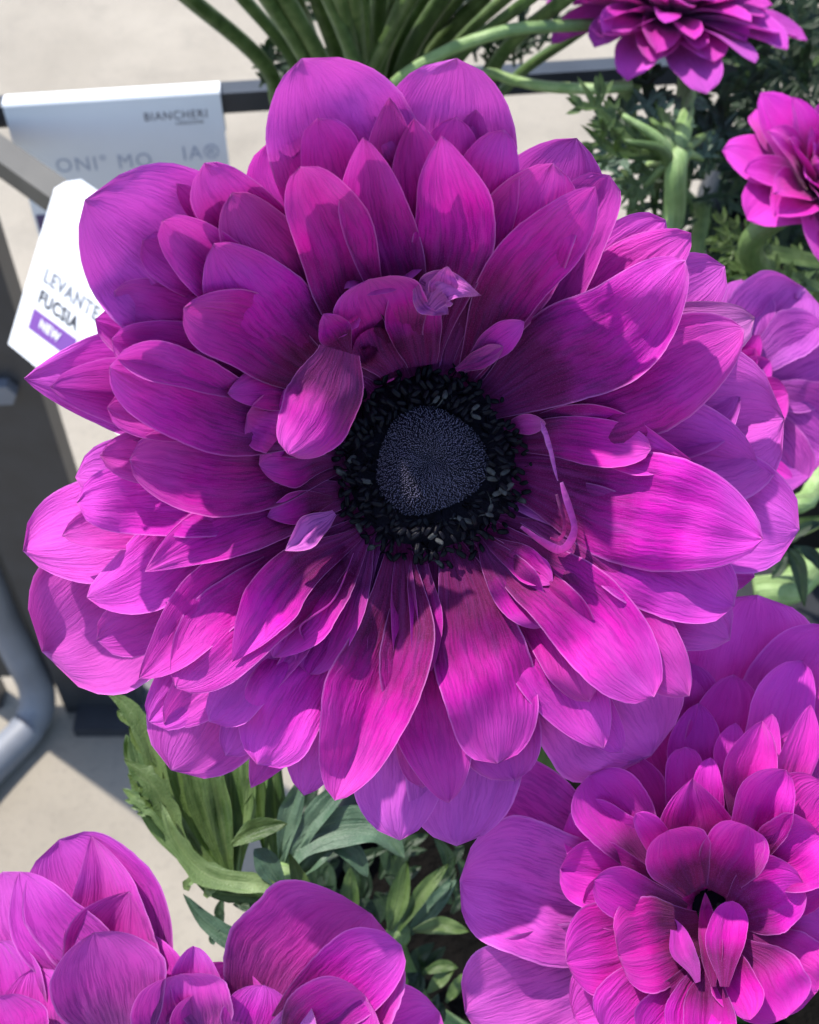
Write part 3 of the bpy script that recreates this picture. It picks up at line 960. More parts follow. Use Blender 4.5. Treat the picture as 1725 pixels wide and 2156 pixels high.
st_meshes = [stamen_mesh('stamen', M_STAMEN, 1.0), stamen_mesh('stamen', M_STAMEN, 0.7), stamen_mesh('stamen', M_POLLEN, 0.8)]
placed = 0
tries = 0
pts_ = []
while placed < 290 and tries < 9000:
    tries += 1
    w = rng.uniform(0, 2 * math.pi)
    s = rng.random()
    r = 122 + 82 * s ** 0.9
    if rng.random() < 0.06: r = rng.uniform(200, 222)
    x, y = 905 + r * math.cos(w), 978 + r * math.sin(w)
    if any((x - a) ** 2 + (y - b) ** 2 < 10.0 ** 2 for a, b in pts_): continue
    pts_.append((x, y))
    z = 34 + 26 * math.sin(min(1, (r - 118) / 75) * math.pi) * rng.uniform(.4, 1.3) - max(0, r - 185) * .9
    pale = rng.random() < (0.11 if r < 172 else 0.025) * (1.6 if math.sin(w) > 0 else .5) * (1.5 if math.cos(w) > -.2 else .5)
    o = bpy.data.objects.new('stamen', st_meshes[2] if pale else st_meshes[rng.randint(0, 1)])
    col.objects.link(o)
    o.parent = F.root
    pos = F.pos(x, y, z)
    ang = -w + math.pi / 2 + rng.uniform(-1.1, 1.1) + math.pi
    yv = RIGHT * math.cos(ang + math.pi / 2) + UP * math.sin(ang + math.pi / 2)
    zv = (-FWD + RIGHT * rng.uniform(-.7, .7) + UP * rng.uniform(-.7, .7)).normalized()
    xv = yv.cross(zv).normalized(); yv = zv.cross(xv)
    M = Matrix((xv, yv, zv)).transposed().to_4x4()
    sc_ = rng.uniform(.8, 1.15)
    o.matrix_parent_inverse = Matrix.Translation(-F.root.location)
    o.matrix_basis = Matrix.Translation(pos) @ M @ Matrix.Scale(sc_, 4)
    placed += 1
cb = F.pos(905, 975, -60)
stem(F.root, [cb, P(912, 1010, 0.235), Vector((0.03, 0.16, 0.70)), SOIL1 + Vector((0, 0, -0.02))], (0.0042, 0.0048), M_STEM)
tag(F.root, 'big fully open magenta anemone with a black centre, sharp in focus', 'flower', 'magenta anemone flowers')

# ================================================================== lower right double flower
def c6(x, y): return 918.8 + .4673 * x, 1358.3 + .4673 * y


G = Flower('anemone_flower', *c6(1230, 1180), 0.2115, r0=40, gain=1.25, k=.7, mat=M_PETAL_DEEP, seed=23, tilt=(0, .04))
G.rough = .6


def B(x0, y0, x1, y1, w, L, **kw):
    a = c6(x0, y0); b = c6(x1, y1)
    G.petal(a[0], a[1], b[0], b[1], w, L, **kw)


B(1100, 1150, 105, 1060, 300, 4.0, wp=.66, p=3, q=.6, lav=.55, cup=.1, droop=.1, mat=M_PETAL)
B(1080, 1300, 130, 1660, 280, 4.5, wp=.70, p=3, q=.6, lav=.62, cup=.1, mat=M_PETAL)
B(1080, 1050, 165, 640, 200, 4.2, wp=.68, p=2.6, q=.6, lav=.40, mat=M_PETAL)
G.petal(1480, 1850, 1595, 1252, 320, 4.6, wp=.7, p=3, q=.6, lav=.3)
G.petal(1500, 1850, 1770, 1320, 300, 4.5, wp=.7, p=3, q=.6, lav=.4)
G.petal(1470, 1850, 1440, 1390, 220, 4.2, wp=.7, p=2.6, q=.6, lav=.2)
G.petal(1520, 1850, 1690, 1390, 150, 3.6, wp=.7, p=2.2, q=.6, lav=.3)
G.petal(1490, 1850, 1545, 1420, 150, 3.5, wp=.7, p=2.0, q=.7, lav=.1)
G.petal(1470, 1860, 1470, 1480, 140, 3.3, wp=.7, p=2.2, q=.6)
B(1100, 1050, 820, 470, 120, 3.0, wp=.7, p=2.0, q=.65)
B(1060, 1050, 685, 588, 170, 2.3, wp=.70, p=2.4, q=.5, cup=.3)
B(1080, 1080, 600, 760, 140, 2.8, wp=.70, p=2.4, q=.55)
B(1140, 1030, 1125, 458, 95, 2.4, wp=.74, p=2.6, q=.45)
B(1200, 1020, 1236, 506, 60, 1.9, wp=.74, p=2.2, q=.6)
B(1210, 1060, 1155, 598, 165, 1.2, wp=.56, p=1.5, q=.85, cup=.1, lift=.1)
B(1340, 950, 1470, 340, 110, 2.1, wp=.64, p=1.7, q=.7, fold=.35, cup=.3)
B(1380, 950, 1515, 308, 85, 2.8, wp=.66, p=1.7, q=.7)
B(1500, 900, 1688, 268, 85, 2.4, wp=.64, p=1.6, q=.75, fold=.2)
B(1300, 850, 1350, 350, 90, 3.0, wp=.66, p=1.7, q=.7)
B(1420, 900, 1600, 400, 90, 2.9, wp=.66, p=1.7, q=.7)
B(1340, 1080, 1578, 562, 135, 1.1, wp=.64, p=2.2, q=.6, cup=.2, roll=-.2)
B(1400, 1060, 1750, 620, 150, 1.9, wp=.68, p=2.2, q=.55)
B(1380, 1080, 1740, 860, 170, 1.4, wp=.66, p=2.2, q=.55)
B(1400, 1100, 1760, 1060, 150, 2.0, wp=.66, p=2.2, q=.55)
B(1150, 1120, 898, 758, 72, .5, wp=.66, p=2.2, q=.6, bend=.05)
B(1170, 1110, 1050, 832, 135, -.1, wp=.60, p=2.6, q=.45, b0=.4, cup=.5, lift=.1)
B(1250, 1110, 1400, 812, 140, -.2, wp=.60, p=2.6, q=.42, b0=.4, cup=.6, lift=.1)
B(1130, 1190, 712, 1060, 110, .9, wp=.66, p=2.6, q=.5, cup=.3)
B(1100, 1170, 558, 1005, 150, 2.3, wp=.70, p=2.4, q=.55)
B(1080, 1190, 660, 1150, 130, 1.9, wp=.70, p=2.4, q=.55)
B(1200, 1290, 820, 1400, 215, .8, wp=.66, p=2.6, q=.38, b0=.4, cup=.05, droop=.2)
B(1100, 1290, 585, 1430, 195, 1.9, wp=.66, p=2.4, q=.5, ruf=.12)
B(1180, 1520, 1060, 1225, 55, .2, wp=.5, p=1.5, q=.8, fold=.6, lav=.3)
B(1250, 1540, 1212, 1115, 52, -.1, wp=.55, p=1.4, q=.85, fold=.4, lift=.25)
B(1300, 1540, 1335, 1152, 85, -.1, wp=.62, p=2.2, q=.6, cup=.2, lift=.25)
B(1300, 1230, 1660, 1080, 185, .9, wp=.62, p=2.0, q=.6, cup=.35)
B(1280, 1330, 1415, 1690, 95, .9, wp=.66, p=2.0, q=.65, fold=.3)
B(1150, 1380, 770, 1760, 180, 2.0, wp=.68, p=2.4, q=.55)
B(1330, 1330, 1580, 1680, 170, 1.8, wp=.68, p=2.6, q=.5)
B(1330, 1270, 1770, 1340, 230, 2.9, wp=.68, p=2.6, q=.55, lav=.25)
B(1320, 1300, 1720, 1560, 190, 2.4, wp=.68, p=2.6, q=.55)
B(1220, 1420, 950, 1800, 140, 1.4, wp=.66, p=2.2, q=.6)
B(1230, 1420, 1120, 1800, 130, 1.1, wp=.66, p=2.2, q=.6)
B(1250, 1450, 1230, 1850, 120, .8, wp=.6, p=2.0, q=.6, fold=.2)
B(1150, 1430, 620, 1680, 210, 3.0, wp=.7, p=2.6, q=.55, lav=.4)
for i in range(14):      # small folded petals deep in the middle
    w = i * 2.4 + .3
    x, y = c6(1235, 1180)
    rr = rng.uniform(45, 85)
    G.petal(x + 12 * math.cos(w), y + 12 * math.sin(w), x + rr * math.cos(w), y + rr * math.sin(w), rng.uniform(36, 60), .1,
            wp=.6, cup=.5, fold=.2, z0=-55, b0=.5)
gx, gy = c6(1235, 1190)
mb = MB()
for a, z in ((2, -62), (30, -66), (60, -78), (75, -110), (20, -150)):
    for k in range(24):
        w = 2 * math.pi * k / 24
        mb.add(G.pos(gx + a * math.cos(w), gy + a * math.sin(w), z))
for i in range(4):
    for k in range(24):
        mb.f.append((i * 24 + k, (i + 1) * 24 + k, (i + 1) * 24 + (k + 1) % 24, i * 24 + (k + 1) % 24)[::-1])
mb.build('receptacle', M_PISTIL, G.root)
gb = G.pos(*c6(1230, 1180), -145)
stem(G.root, [gb, gb + Vector((0.005, 0.02, -0.06)), Vector((0.10, 0.12, 0.63)), Vector((0.10, 0.125, POT_Z - 0.02))], (0.0042, 0.0045))
tag(G.root, 'dense double magenta anemone with upright folded inner petals, partly shaded by the open flower', 'flower', 'magenta anemone flowers')


# ================================================================== lower left flower seen from its side
def c5(x, y): return .579 * x, 1518 + .579 * y


H = Flower('anemone_flower', *c5(700, 1250), 0.225, r0=60, gain=0.5, k=1.0, seed=31)
H.rough = .3


def C(x0, y0, x1, y1, w, L, **kw):
    a = c5(x0, y0); b = c5(x1, y1)
    H.petal(a[0], a[1], b[0], b[1], w, L, **kw)


C(540, 1200, 215, 430, 290, 4.0, wp=.62, p=2.2, q=.5, cup=.2, lav=.30, bend=.06, fold=.1)
C(640, 1180, 332, 418, 190, 3.7, wp=.50, p=1.5, q=.8, cup=.1, lav=.35, bend=-.06, fold=.35)
C(560, 1150, 470, 620, 220, 3.2, wp=.60, p=1.6, q=.8, lav=.15, bend=-.18, fold=.2)
C(250, 1200, 10, 548, 160, 4.2, wp=.7, p=2.6, q=.5, lav=.55)
C(420, 1180, 72, 548, 200, 2.6, wp=.60, p=2.0, q=.65, lav=.35, cup=.1, bend=.05)
C(470, 1250, 345, 768, 270, 1.0, wp=.60, p=2.2, q=.6, lav=.45, cup=.15, roll=-.2)
C(800, 1200, 702, 818, 120, 1.6, wp=.60, p=1.8, q=.7, lav=.30, fold=.3, bend=-.06)
C(720, 1260, 655, 920, 215, .2, wp=.64, p=3, q=.5, lav=.30, cup=.55, droop=.1)
C(760, 1260, 730, 990, 150, -.3, wp=.6, p=2.6, q=.5, cup=.6, lav=.05, z0=-30)
C(960, 1260, 1350, 700, 400, 3.6, wp=.64, p=3, q=.52, cup=.25, lav=.28, bend=-.06)
C(960, 1220, 1460, 815, 190, 2.0, wp=.62, p=2.2, q=.6, cup=.3, lav=.05, bend=-.05)
C(1000, 1260, 1110, 1000, 90, 1.0, wp=.6, p=1.6, q=.8, lav=.4, mat=M_DRY)
C(1020, 1260, 1330, 1000, 230, 1.5, wp=.62, p=2.2, q=.6, cup=.3, lav=.0)
C(900, 1260, 960, 960, 150, 1.2, wp=.6, p=2.2, q=.6, lav=.1)
C(200, 1280, 120, 900, 210, 2.2, wp=.62, p=2.2, q=.6, lav=.3)
C(100, 1250, -20, 800, 160, 3.2, wp=.62, p=2.2, q=.6, lav=.3)
C(100, 1300, -10, 1000, 170, 1.6, wp=.62, p=2.2, q=.6, lav=.2)
C(1150, 1280, 1600, 1060, 240, 3.9, wp=.66, p=2.6, q=.6, lav=.1)
C(420, 1250, 520, 760, 240, 3.0, wp=.6, p=2.4, q=.6, lav=.05)
C(700, 1250, 850, 880, 240, 3.4, wp=.6, p=2.4, q=.6, lav=.1)
hb = H.pos(*c5(700, 1250), -60)
stem(H.root, [hb, Vector((-0.015, 0.05, 0.70)), Vector((0.0, 0.09, 0.62)), Vector((0.02, 0.10, POT_Z - 0.02))], (0.0042, 0.0045))
tag(H.root, 'magenta anemone with broad lavender-edged petals, cupped, over the pavement and lower leaves', 'flower', 'magenta anemone flowers')

# ================================================================== flower behind the right side of the big one
J = Flower('anemone_flower', 1545, 800, 0.29, r0=60, gain=.9, k=.7, mat=M_PETAL_DEEP, seed=41)
J.rough = .35
J.petal(1545, 800, 1562, 588, 150, 3.6, wp=.7, p=2.6, q=.6, lav=.8, mat=M_PETAL)
J.petal(1550, 800, 1695, 606, 210, 3.8, wp=.66, p=2.8, q=.5, lav=.85, mat=M_PETAL, notch=.3)
J.petal(1560, 800, 1770, 740, 230, 3.9, wp=.66, p=2.8, q=.55, lav=.75, mat=M_PETAL)
J.petal(1560, 830, 1745, 960, 260, 4.0, wp=.68, p=2.8, q=.55, lav=.7, mat=M_PETAL)
J.petal(1550, 840, 1660, 1040, 180, 4.2, wp=.7, p=2.8, q=.55, lav=.65, mat=M_PETAL)
J.petal(1540, 820, 1622, 760, 70, 2.2, p=1.8, q=.7)
J.petal(1540, 800, 1600, 705, 60, 2.0, p=1.8, q=.7)
J.petal(1540, 800, 1592, 735, 50, 1.2, p=1.8, q=.7)
J.petal(1550, 850, 1660, 830, 110, 2.6, p=2, q=.6)
J.petal(1550, 860, 1650, 900, 90, 2.8, p=2, q=.6)
J.petal(1560, 960, 1670, 1005, 40, 2.6, p=2, q=.6)
jb = J.pos(1545, 800, -30)
stem(J.root, [jb, jb + Vector((0, 0.03, -0.06)), Vector((0.10, 0.17, 0.64)), Vector((0.09, 0.165, POT_Z - 0.02))], 0.004)
tag(J.root, 'lavender anemone half hidden behind the right edge of the big open flower', 'flower', 'magenta anemone flowers')


# ================================================================== distant double flowers, built in their own frame
def flower3d(px, py, depth, axis_cam, rad, whorls, label, seed, soil, mat=M_PETAL_DEEP, spin=0.0, stem_mid=None):
    R = random.Random(seed)
    c = P(px, py, depth)
    ax = (RIGHT * axis_cam[0] + UP * axis_cam[1] - FWD * axis_cam[2]).normalized()
    xa = ax.cross(Vector((0.2, 0.1, 1))).normalized(); ya = ax.cross(xa)
    root = empty('anemone_flower', c)
    for (n, elev, ln, w, off, lav, p, q) in whorls:
        for i in range(n):
            az = 2 * math.pi * (i + off + R.uniform(-.2, .2)) / n + spin
            e0 = math.radians(elev + R.uniform(-8, 8)); l = ln * rad * R.uniform(.85, 1.1); ww = w * rad * R.uniform(.85, 1.15)
            out = xa * math.cos(az) + ya * math.sin(az); side = ax.cross(out)
            curl = R.uniform(-.35, .05); cup = R.uniform(.1, .5); roll = R.uniform(-.3, .3)
            seedv = Vector((R.uniform(0, 99), R.uniform(0, 99), 0))
            mb = MB(); nt, nv = 16, 10
            pos = c + out * rad * .05 - ax * rad * .02
            e = e0 + .25
            lavp = max(0, min(1, lav + R.uniform(-.12, .12))); o2 = R.uniform(0, 300)
            for a in range(nt + 1):
                t = a / nt
                pf = prof_fn(t, .62, .3, p, q)
                d = out * math.cos(e) + ax * math.sin(e)
                nn = ax * math.cos(e) - out * math.sin(e)
                if a: pos = pos + d * (l / nt)
                e = e0 + .25 - .35 * t + curl * max(0, t - .45) * 2
                for b in range(nv + 1):
                    v = b / nv * 2 - 1
                    hw = ww / 2 * pf * (1 + .10 * noise.noise(Vector((t * 6, math.copysign(1, v), 0)) + seedv))
                    z = hw * (cup * (v * v - .2) + roll * v) + ww * .07 * noise.noise(Vector((v * 1.5, t * 3, 0)) + seedv)
                    mb.add(pos + side * hw * v + nn * z, (t, v, lavp, 1), (v * ww * 500 + o2, t * l * 1000 + o2, seedv.x, 1))
            for a in range(nt):
                for b in range(nv):
                    k = a * (nv + 1) + b
                    mb.f.append((k, k + 1, k + nv + 2, k + nv + 1))
            mb.build('petal', mat, root)
    pts = [c - ax * rad * .02, c - ax * rad * .8 + Vector((0, 0, -rad * .4))] + (stem_mid or []) + [soil]
    stem(root, pts, 0.0038)
    tag(root, label, 'flower', 'magenta anemone flowers')
    return root


flower3d(1405, 30, 0.43, (0.08, .70, .70), 0.043,
         [(14, -4, 1.04, .36, 0, .75, 2.2, .6), (12, 2, .97, .36, .4, .45, 2.2, .6), (14, 10, .90, .30, .1, .3, 2.0, .65), (15, 19, .82, .25, .5, .2, 2.0, .65),
          (15, 28, .74, .22, .2, .15, 2.0, .65), (14, 38, .65, .20, .6, .1, 2.0, .65), (12, 50, .55, .18, .3, .05, 2, .65), (10, 64, .44, .16, .1, 0, 2, .65), (7, 80, .34, .15, .3, 0, 2, .65)],
         'small double magenta anemone out of focus above the feathery leaves', 5, SOIL3 + Vector((-0.03, 0, -.02)))
flower3d(1715, 395, 0.36, (0.25, .40, .85), 0.031,
         [(7, 2, 1.0, .60, .2, .25, 1.8, .6), (8, 14, .95, .44, .5, .1, 1.7, .7), (9, 30, .85, .36, .1, .05, 1.6, .75), (9, 46, .72, .30, .4, 0, 1.6, .75),
          (7, 62, .58, .26, .2, 0, 1.6, .75), (5, 78, .45, .22, .1, 0, 1.6, .75)],
         'half open deep magenta anemone with ragged pointed petals beside dark foliage', 9, SOIL3 + Vector((0.02, -0.04, -.02)), spin=.3)


# ================================================================== leaves
def blade(mb, pts, w, wp=.5, b0=.25, p=1.6, q=.8, fold=.25, seed=0, teeth=0.0, nt=18, nv=6):
    """one lobe of a leaf; pts are world points of its midrib"""
    c = spline(pts, nt)
    base = len(mb.v)
    sv = Vector((seed * 1.7, seed * .9, 3))
    arc = 0
    for i, pnt in enumerate(c):
        t = i / nt
        if i: arc += (pnt - c[i - 1]).length
        tg = (c[min(i + 1, nt)] - c[max(i - 1, 0)]).normalized()
        view = (CAM - pnt).normalized() + Vector((0, 0, .6))
        side = tg.cross(view)
        side.normalize()
        nn = side.cross(tg).normalized()
        hw = w / 2 * prof_fn(t, wp, b0, p, q)
        for j in range(nv + 1):
            v = j / nv * 2 - 1
            jj = 1 + teeth * max(0, math.sin(t * 26 + (1.5 if v > 0 else 0))) * abs(v) + .06 * noise.noise(Vector((t * 6, v, 0)) + sv)
            mb.add(pnt + side * (hw * v * jj) + nn * (hw * fold * abs(v) + w * .16 * noise.noise(Vector((t * 4, v * 1.5, 0)) + sv) + w * .05 * noise.noise(Vector((t * 2, v * 5, 7)) + sv)),
                   (t, v, 1, 1), (v * hw * 1000 + seed * 13, arc * 1000, seed, 1))
    for i in range(nt):
        for j in range(nv):
            a = base + i * (nv + 1) + j
            mb.f.append((a, a + 1, a + nv + 2, a + nv + 1))


def wpt(depth, *pts):
    """tracing pixels (x, y[, extra depth]) -> world points"""
    return [P(q_[0], q_[1], depth + (q_[2] if len(q_) > 2 else 0)) for q_ in pts]


def px(n, depth): return n * K * depth / D


def leaf(root, depth, lobes, mat, seed=0, teeth=0.0, fold=.45, name='leaf'):
    mb = MB()
    for i, (pts, w) in enumerate(lobes):
        blade(mb, wpt(depth, *pts), px(w, depth), fold=fold, seed=seed + i, teeth=teeth)
    return mb.build(name, mat, root)


# leafy collar below the big flower
LC = empty('leaf_clump', P(500, 1860, .30))
dl = .272
leaf(LC, dl, [([(470, 1850), (360, 1710), (312, 1560), (270, 1490), (222, 1455)], 44), ([(330, 1610), (290, 1560), (275, 1510)], 24), ([(300, 1540), (262, 1512), (246, 1496)], 18)], M_LEAF, 1, .12)
leaf(LC, dl - .004, [([(400, 1800), (345, 1690), (310, 1640), (260, 1598)], 44), ([(345, 1700), (300, 1655), (268, 1630)], 26), ([(355, 1720), (318, 1690), (292, 1668)], 20)], M_LEAF, 2, .5)
leaf(LC, dl + .008, [([(400, 1830), (340, 1720), (300, 1690), (257, 1660)], 34), ([(350, 1730), (315, 1712), (288, 1714)], 20), ([(330, 1700), (290, 1690), (262, 1685)], 16), ([(345, 1715), (300, 1702), (275, 1700)], 14)], M_LEAF_PALE, 3, .3)
leaf(LC, dl + .012, [([(440, 1860), (335, 1740), (292, 1620), (282, 1510)], 48), ([(300, 1640), (275, 1590), (266, 1545)], 26)], M_LEAF_PALE, 4, .06)
leaf(LC, dl + .002, [([(478, 1840), (415, 1740), (375, 1650), (352, 1560)], 74)], M_LEAF, 5, 0, .5)
leaf(LC, dl - .002, [([(482, 1840), (440, 1730), (412, 1640), (402, 1550)], 62)], M_LEAF, 6, 0, .5)
leaf(LC, dl - .004, [([(486, 1840), (466, 1730), (450, 1640), (448, 1550)], 54)], M_LEAF, 7, 0, .5)
leaf(LC, dl - .001, [([(490, 1842), (490, 1730), (486, 1640), (492, 1540)], 50)], M_LEAF, 8, 0, .5)
leaf(LC, dl + .006, [([(500, 1845), (512, 1740), (520, 1650), (520, 1560)], 44), ([(512, 1690), (540, 1630), (565, 1595)], 30)], M_LEAF_PALE, 9, .1)
leaf(LC, dl - .007, [([(640, 1890), (540, 1862), (440, 1845), (372, 1775), (338, 1690)], 46), ([(420, 1838), (395, 1862), (398, 1876)], 18), ([(470, 1855), (440, 1878), (436, 1892)], 18)], M_LEAF_PALE, 10, .28)
leaf(LC, dl - .003, [([(620, 1900), (540, 1888), (460, 1880), (405, 1850)], 34)], M_LEAF, 11, .1)
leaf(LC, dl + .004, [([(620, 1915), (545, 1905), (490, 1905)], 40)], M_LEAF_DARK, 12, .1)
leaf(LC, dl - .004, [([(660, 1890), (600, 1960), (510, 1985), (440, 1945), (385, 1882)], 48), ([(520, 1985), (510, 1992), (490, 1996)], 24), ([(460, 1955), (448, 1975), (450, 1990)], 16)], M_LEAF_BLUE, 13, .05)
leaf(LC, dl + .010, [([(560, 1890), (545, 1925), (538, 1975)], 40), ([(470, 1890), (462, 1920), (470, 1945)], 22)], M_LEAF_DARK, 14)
leaf(LC, dl - .008, [([(490, 1778), (540, 1748), (606, 1735)], 46)], M_LEAF, 15)
leaf(LC, dl - .006, [([(600, 1878), (572, 1836), (552, 1806), (535, 1788)], 54)], M_LEAF_BLUE, 16)
leaf(LC, dl + .004, [([(590, 1850), (640, 1775), (730, 1742), (800, 1748), (852, 1808)], 84), ([(680, 1775), (740, 1795), (775, 1848)], 44), ([(600, 1850), (650, 1740), (700, 1680), (745, 1645)], 50), ([(592, 1820), (605, 1740), (620, 1690), (640, 1630)], 50), ([(620, 1850), (670, 1790), (720, 1760)], 60)], M_LEAF_BLUE, 17, .0)
leaf(LC, dl + .012, [([(590, 1840), (580, 1720), (575, 1600)], 44), ([(560, 1800), (550, 1700), (545, 1610)], 34)], M_LEAF, 22, 0)
leaf(LC, dl - .002, [([(665, 1975), (640, 1880), (608, 1795)], 40)], M_LEAF, 24)
stem(LC, wpt(dl, (590, 1850, 0), (610, 1930, .02), (680, 2000, .05)) + [Vector((0.03, 0.11, POT_Z - .01))], 0.0038, M_STEM_PALE)
stem(LC, wpt(dl + .02, (560, 1560), (580, 1720), (600, 1880, .01)), 0.0030, M_STEM)
for i in range(44):  # dark leaves added to make the sunlit soil gap read as shade
    x0, y0 = rng.uniform(570, 1010), rng.uniform(1730, 2180)
    dp = rng.uniform(.305, .35)
    leaf(LC, dp, [([(x0, y0), (x0 + rng.uniform(-30, 30), y0 - 40), (x0 + rng.uniform(-70, 70), y0 - rng.uniform(60, 110))], rng.uniform(24, 44)),
                  ([(x0, y0 - 20), (x0 + rng.uniform(-50, 50), y0 - rng.uniform(50, 80))], 24)], M_LEAF_DARK, 400 + i * 2)
tag(LC, 'green divided leaf collar below the big open flower, beside the pavement', 'leaves', 'anemone leaves')

SP = empty('leaf_clump', P(830, 1980, .33))
ds = .30
leaf(SP, ds, [([(735, 1960), (736, 1890), (738, 1826)], 42)], M_LEAF, 30)
leaf(SP, ds, [([(820, 1960), (840, 1890), (856, 1812)], 46), ([(840, 1960), (890, 1880), (946, 1818)], 34)], M_LEAF, 31)
leaf(SP, ds + .004, [([(860, 1970), (910, 1910), (962, 1852)], 40), ([(900, 1915), (930, 1880), (950, 1850)], 22)], M_LEAF_BLUE, 33)
leaf(SP, ds, [([(870, 1960), (930, 1950), (988, 1962)], 36)], M_LEAF, 35)
leaf(SP, ds + .03, [([(900, 2090), (930, 2060), (960, 2030)], 30), ([(890, 2050), (930, 2035), (965, 2038)], 26), ([(940, 2110), (960, 2080), (975, 2050)], 26)], M_LEAF, 36)
leaf(SP, ds + .04, [([(800, 1850), (830, 1800), (900, 1790)], 34), ([(700, 1900), (690, 1840), (660, 1800)], 30)], M_LEAF_DARK, 39)
stem(SP, [P(840, 1965, ds), P(850, 2040, ds + .03), Vector((0.03, 0.075, POT_Z - .01))], 0.0030)
tag(SP, 'pointed young green leaves in the dark gap above the lower left flower', 'leaves', 'anemone leaves')


# feathery divided leaves, built lobe by lobe from a midrib
def fern(root, base, tip, width, mat, seed, bow=0.0, pairs=5, sub=True, lw=.34):
    R = random.Random(seed)
    a, b = Vector(base), Vector(tip)
    ax = (b - a); ln = ax.length; ax.normalize()
    view = (CAM - a).normalized()
    side = ax.cross(view).normalized(); nn = side.cross(ax)
    midp = (a + b) / 2 + side * bow * ln + nn * R.uniform(-.08, .08) * ln
    mb = MB()
    rib = spline([a, midp, b], 20)
    blade(mb, rib, ln * .12, wp=.4, b0=.6, seed=seed, nt=12, nv=4)
    for k in range(pairs):
        t = .28 + .66 * k / pairs
        o = rib[int(t * 20)]
        tg = (rib[min(20, int(t * 20) + 1)] - rib[int(t * 20)]).normalized()
        sd = tg.cross(view).normalized()
        l = width * (.55 + .45 * math.sin(math.pi * min(1, (1 - t) * 1.3))) * R.uniform(.8, 1.15)
        for s in (-1, 1):
            d = (tg * R.uniform(.55, 1.0) + sd * s + nn * R.uniform(-.5, .4)).normalized()
            e = o + d * l + tg * l * .3
            blade(mb, [o, o + d * l * .55, e], l * lw, wp=.45, b0=.5, seed=seed + k, nt=8, nv=4)
            if sub:
                for ss in (-1, 1):
                    o2 = o + d * l * R.uniform(.4, .6)
                    d2 = (d + d.cross(nn) * ss * .9).normalized()
                    blade(mb, [o2, o2 + d2 * l * .28, o2 + d2 * l * .5 + d * l * .2], l * lw * .75, wp=.45, b0=.5, seed=seed + k + 3, nt=6, nv=2)
    return mb.build('leaf', mat, root)


FL = empty('leaf_clump', P(1440, 560, .42))
node = P(1425, 340, .40)
stem(FL, [SOIL3 + Vector((-.06, -.03, 0)), P(1405, 600, .43), P(1420, 450, .41), node, P(1440, 250, .415), P(1452, 120, .43)], (0.0040, 0.0034), M_STEM_PALE)
for i, (tx, ty, dd, wd, mt) in enumerate([(1215, 160, -.01, 60, M_LEAF), (1222, 262, -.015, 55, M_LEAF), (1228, 300, 0, 50, M_LEAF_BLUE), (1300, 440, .01, 60, M_LEAF),
                                          (1270, 380, .02, 60, M_LEAF_BLUE), (1330, 180, .02, 55, M_LEAF_BLUE), (1480, 180, .03, 60, M_LEAF_BLUE), (1560, 230, .03, 70, M_LEAF_DARK),
                                          (1520, 330, .02, 50, M_LEAF_BLUE), (1240, 210, .03, 60, M_LEAF_DARK), (1380, 470, .03, 70, M_LEAF_DARK), (1350, 120, .03, 60, M_LEAF_DARK)]):
    tp_ = P(tx, ty, .40 + dd)
    fern(FL, node.lerp(tp_, .12), tp_, px(wd, .40), mt, 50 + i, bow=rng.uniform(-.12, .12), pairs=3)
    stem(FL, [node + Vector((0, 0, -.006)), node.lerp(tp_, .18) + Vector((0, 0, .002)), node.lerp(tp_, .55)], (.0030, .0009), M_STEM if i % 2 else M_STEM_PALE, name='leaf_stalk', n=7, seg=10)
tag(FL, 'feathery green leaf ruff on a pale stem beside the big open flower', 'leaves', 'anemone leaves')

RB = empty('leaf_clump', P(1620, 600, .50))
for i in range(110):
    w = rng.uniform(0, 1)
    bx, by = rng.uniform(1430, 1790), rng.uniform(60, 760)
    if i > 60: bx, by = rng.uniform(1580, 1800), rng.uniform(30, 700)
    dep = rng.uniform(.44, .56)
    an = rng.uniform(-2.6, .4)
    ll = rng.uniform(110, 190)
    fern(RB, P(bx, by, dep), P(bx + ll * math.cos(an), by + ll * math.sin(an) * .8, dep - rng.uniform(0, .02)), px(rng.uniform(45, 70), dep),
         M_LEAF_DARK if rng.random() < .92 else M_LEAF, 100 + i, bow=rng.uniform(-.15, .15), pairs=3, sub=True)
stem(RB, [SOIL3 + Vector((.01, 0, 0)), P(1640, 500, .50), P(1600, 200, .46)], 0.003, M_STEM)
stem(RB, [SOIL3 + Vector((-.02, -.01, 0)), P(1500, 620, .48), P(1480, 420, .45)], 0.003, M_STEM)
tag(RB, 'dark feathery leaves massed in shade behind the right-hand flowers', 'leaves', 'anemone leaves')

RL = empty('leaf_clump', P(1640, 640, .38))
for i, (x0, y0, x1, y1) in enumerate([(1760, 560, 1490, 525), (1740, 610, 1530, 585), (1720, 560, 1600, 640), (1700, 600, 1500, 600), (1660, 540, 1500, 480)]):
    fern(RL, P(x0, y0, .40), P(x1, y1, .385), px(52, .39), M_LEAF, 180 + i, pairs=5, bow=rng.uniform(-.08, .08))
stem(RL, [P(1735, 580, .40), P(1760, 700, .43), SOIL3 + Vector((.04, -.02, 0))], 0.0026)
tag(RL, 'mid green divided leaves under the half open ragged flower', 'leaves', 'anemone leaves')

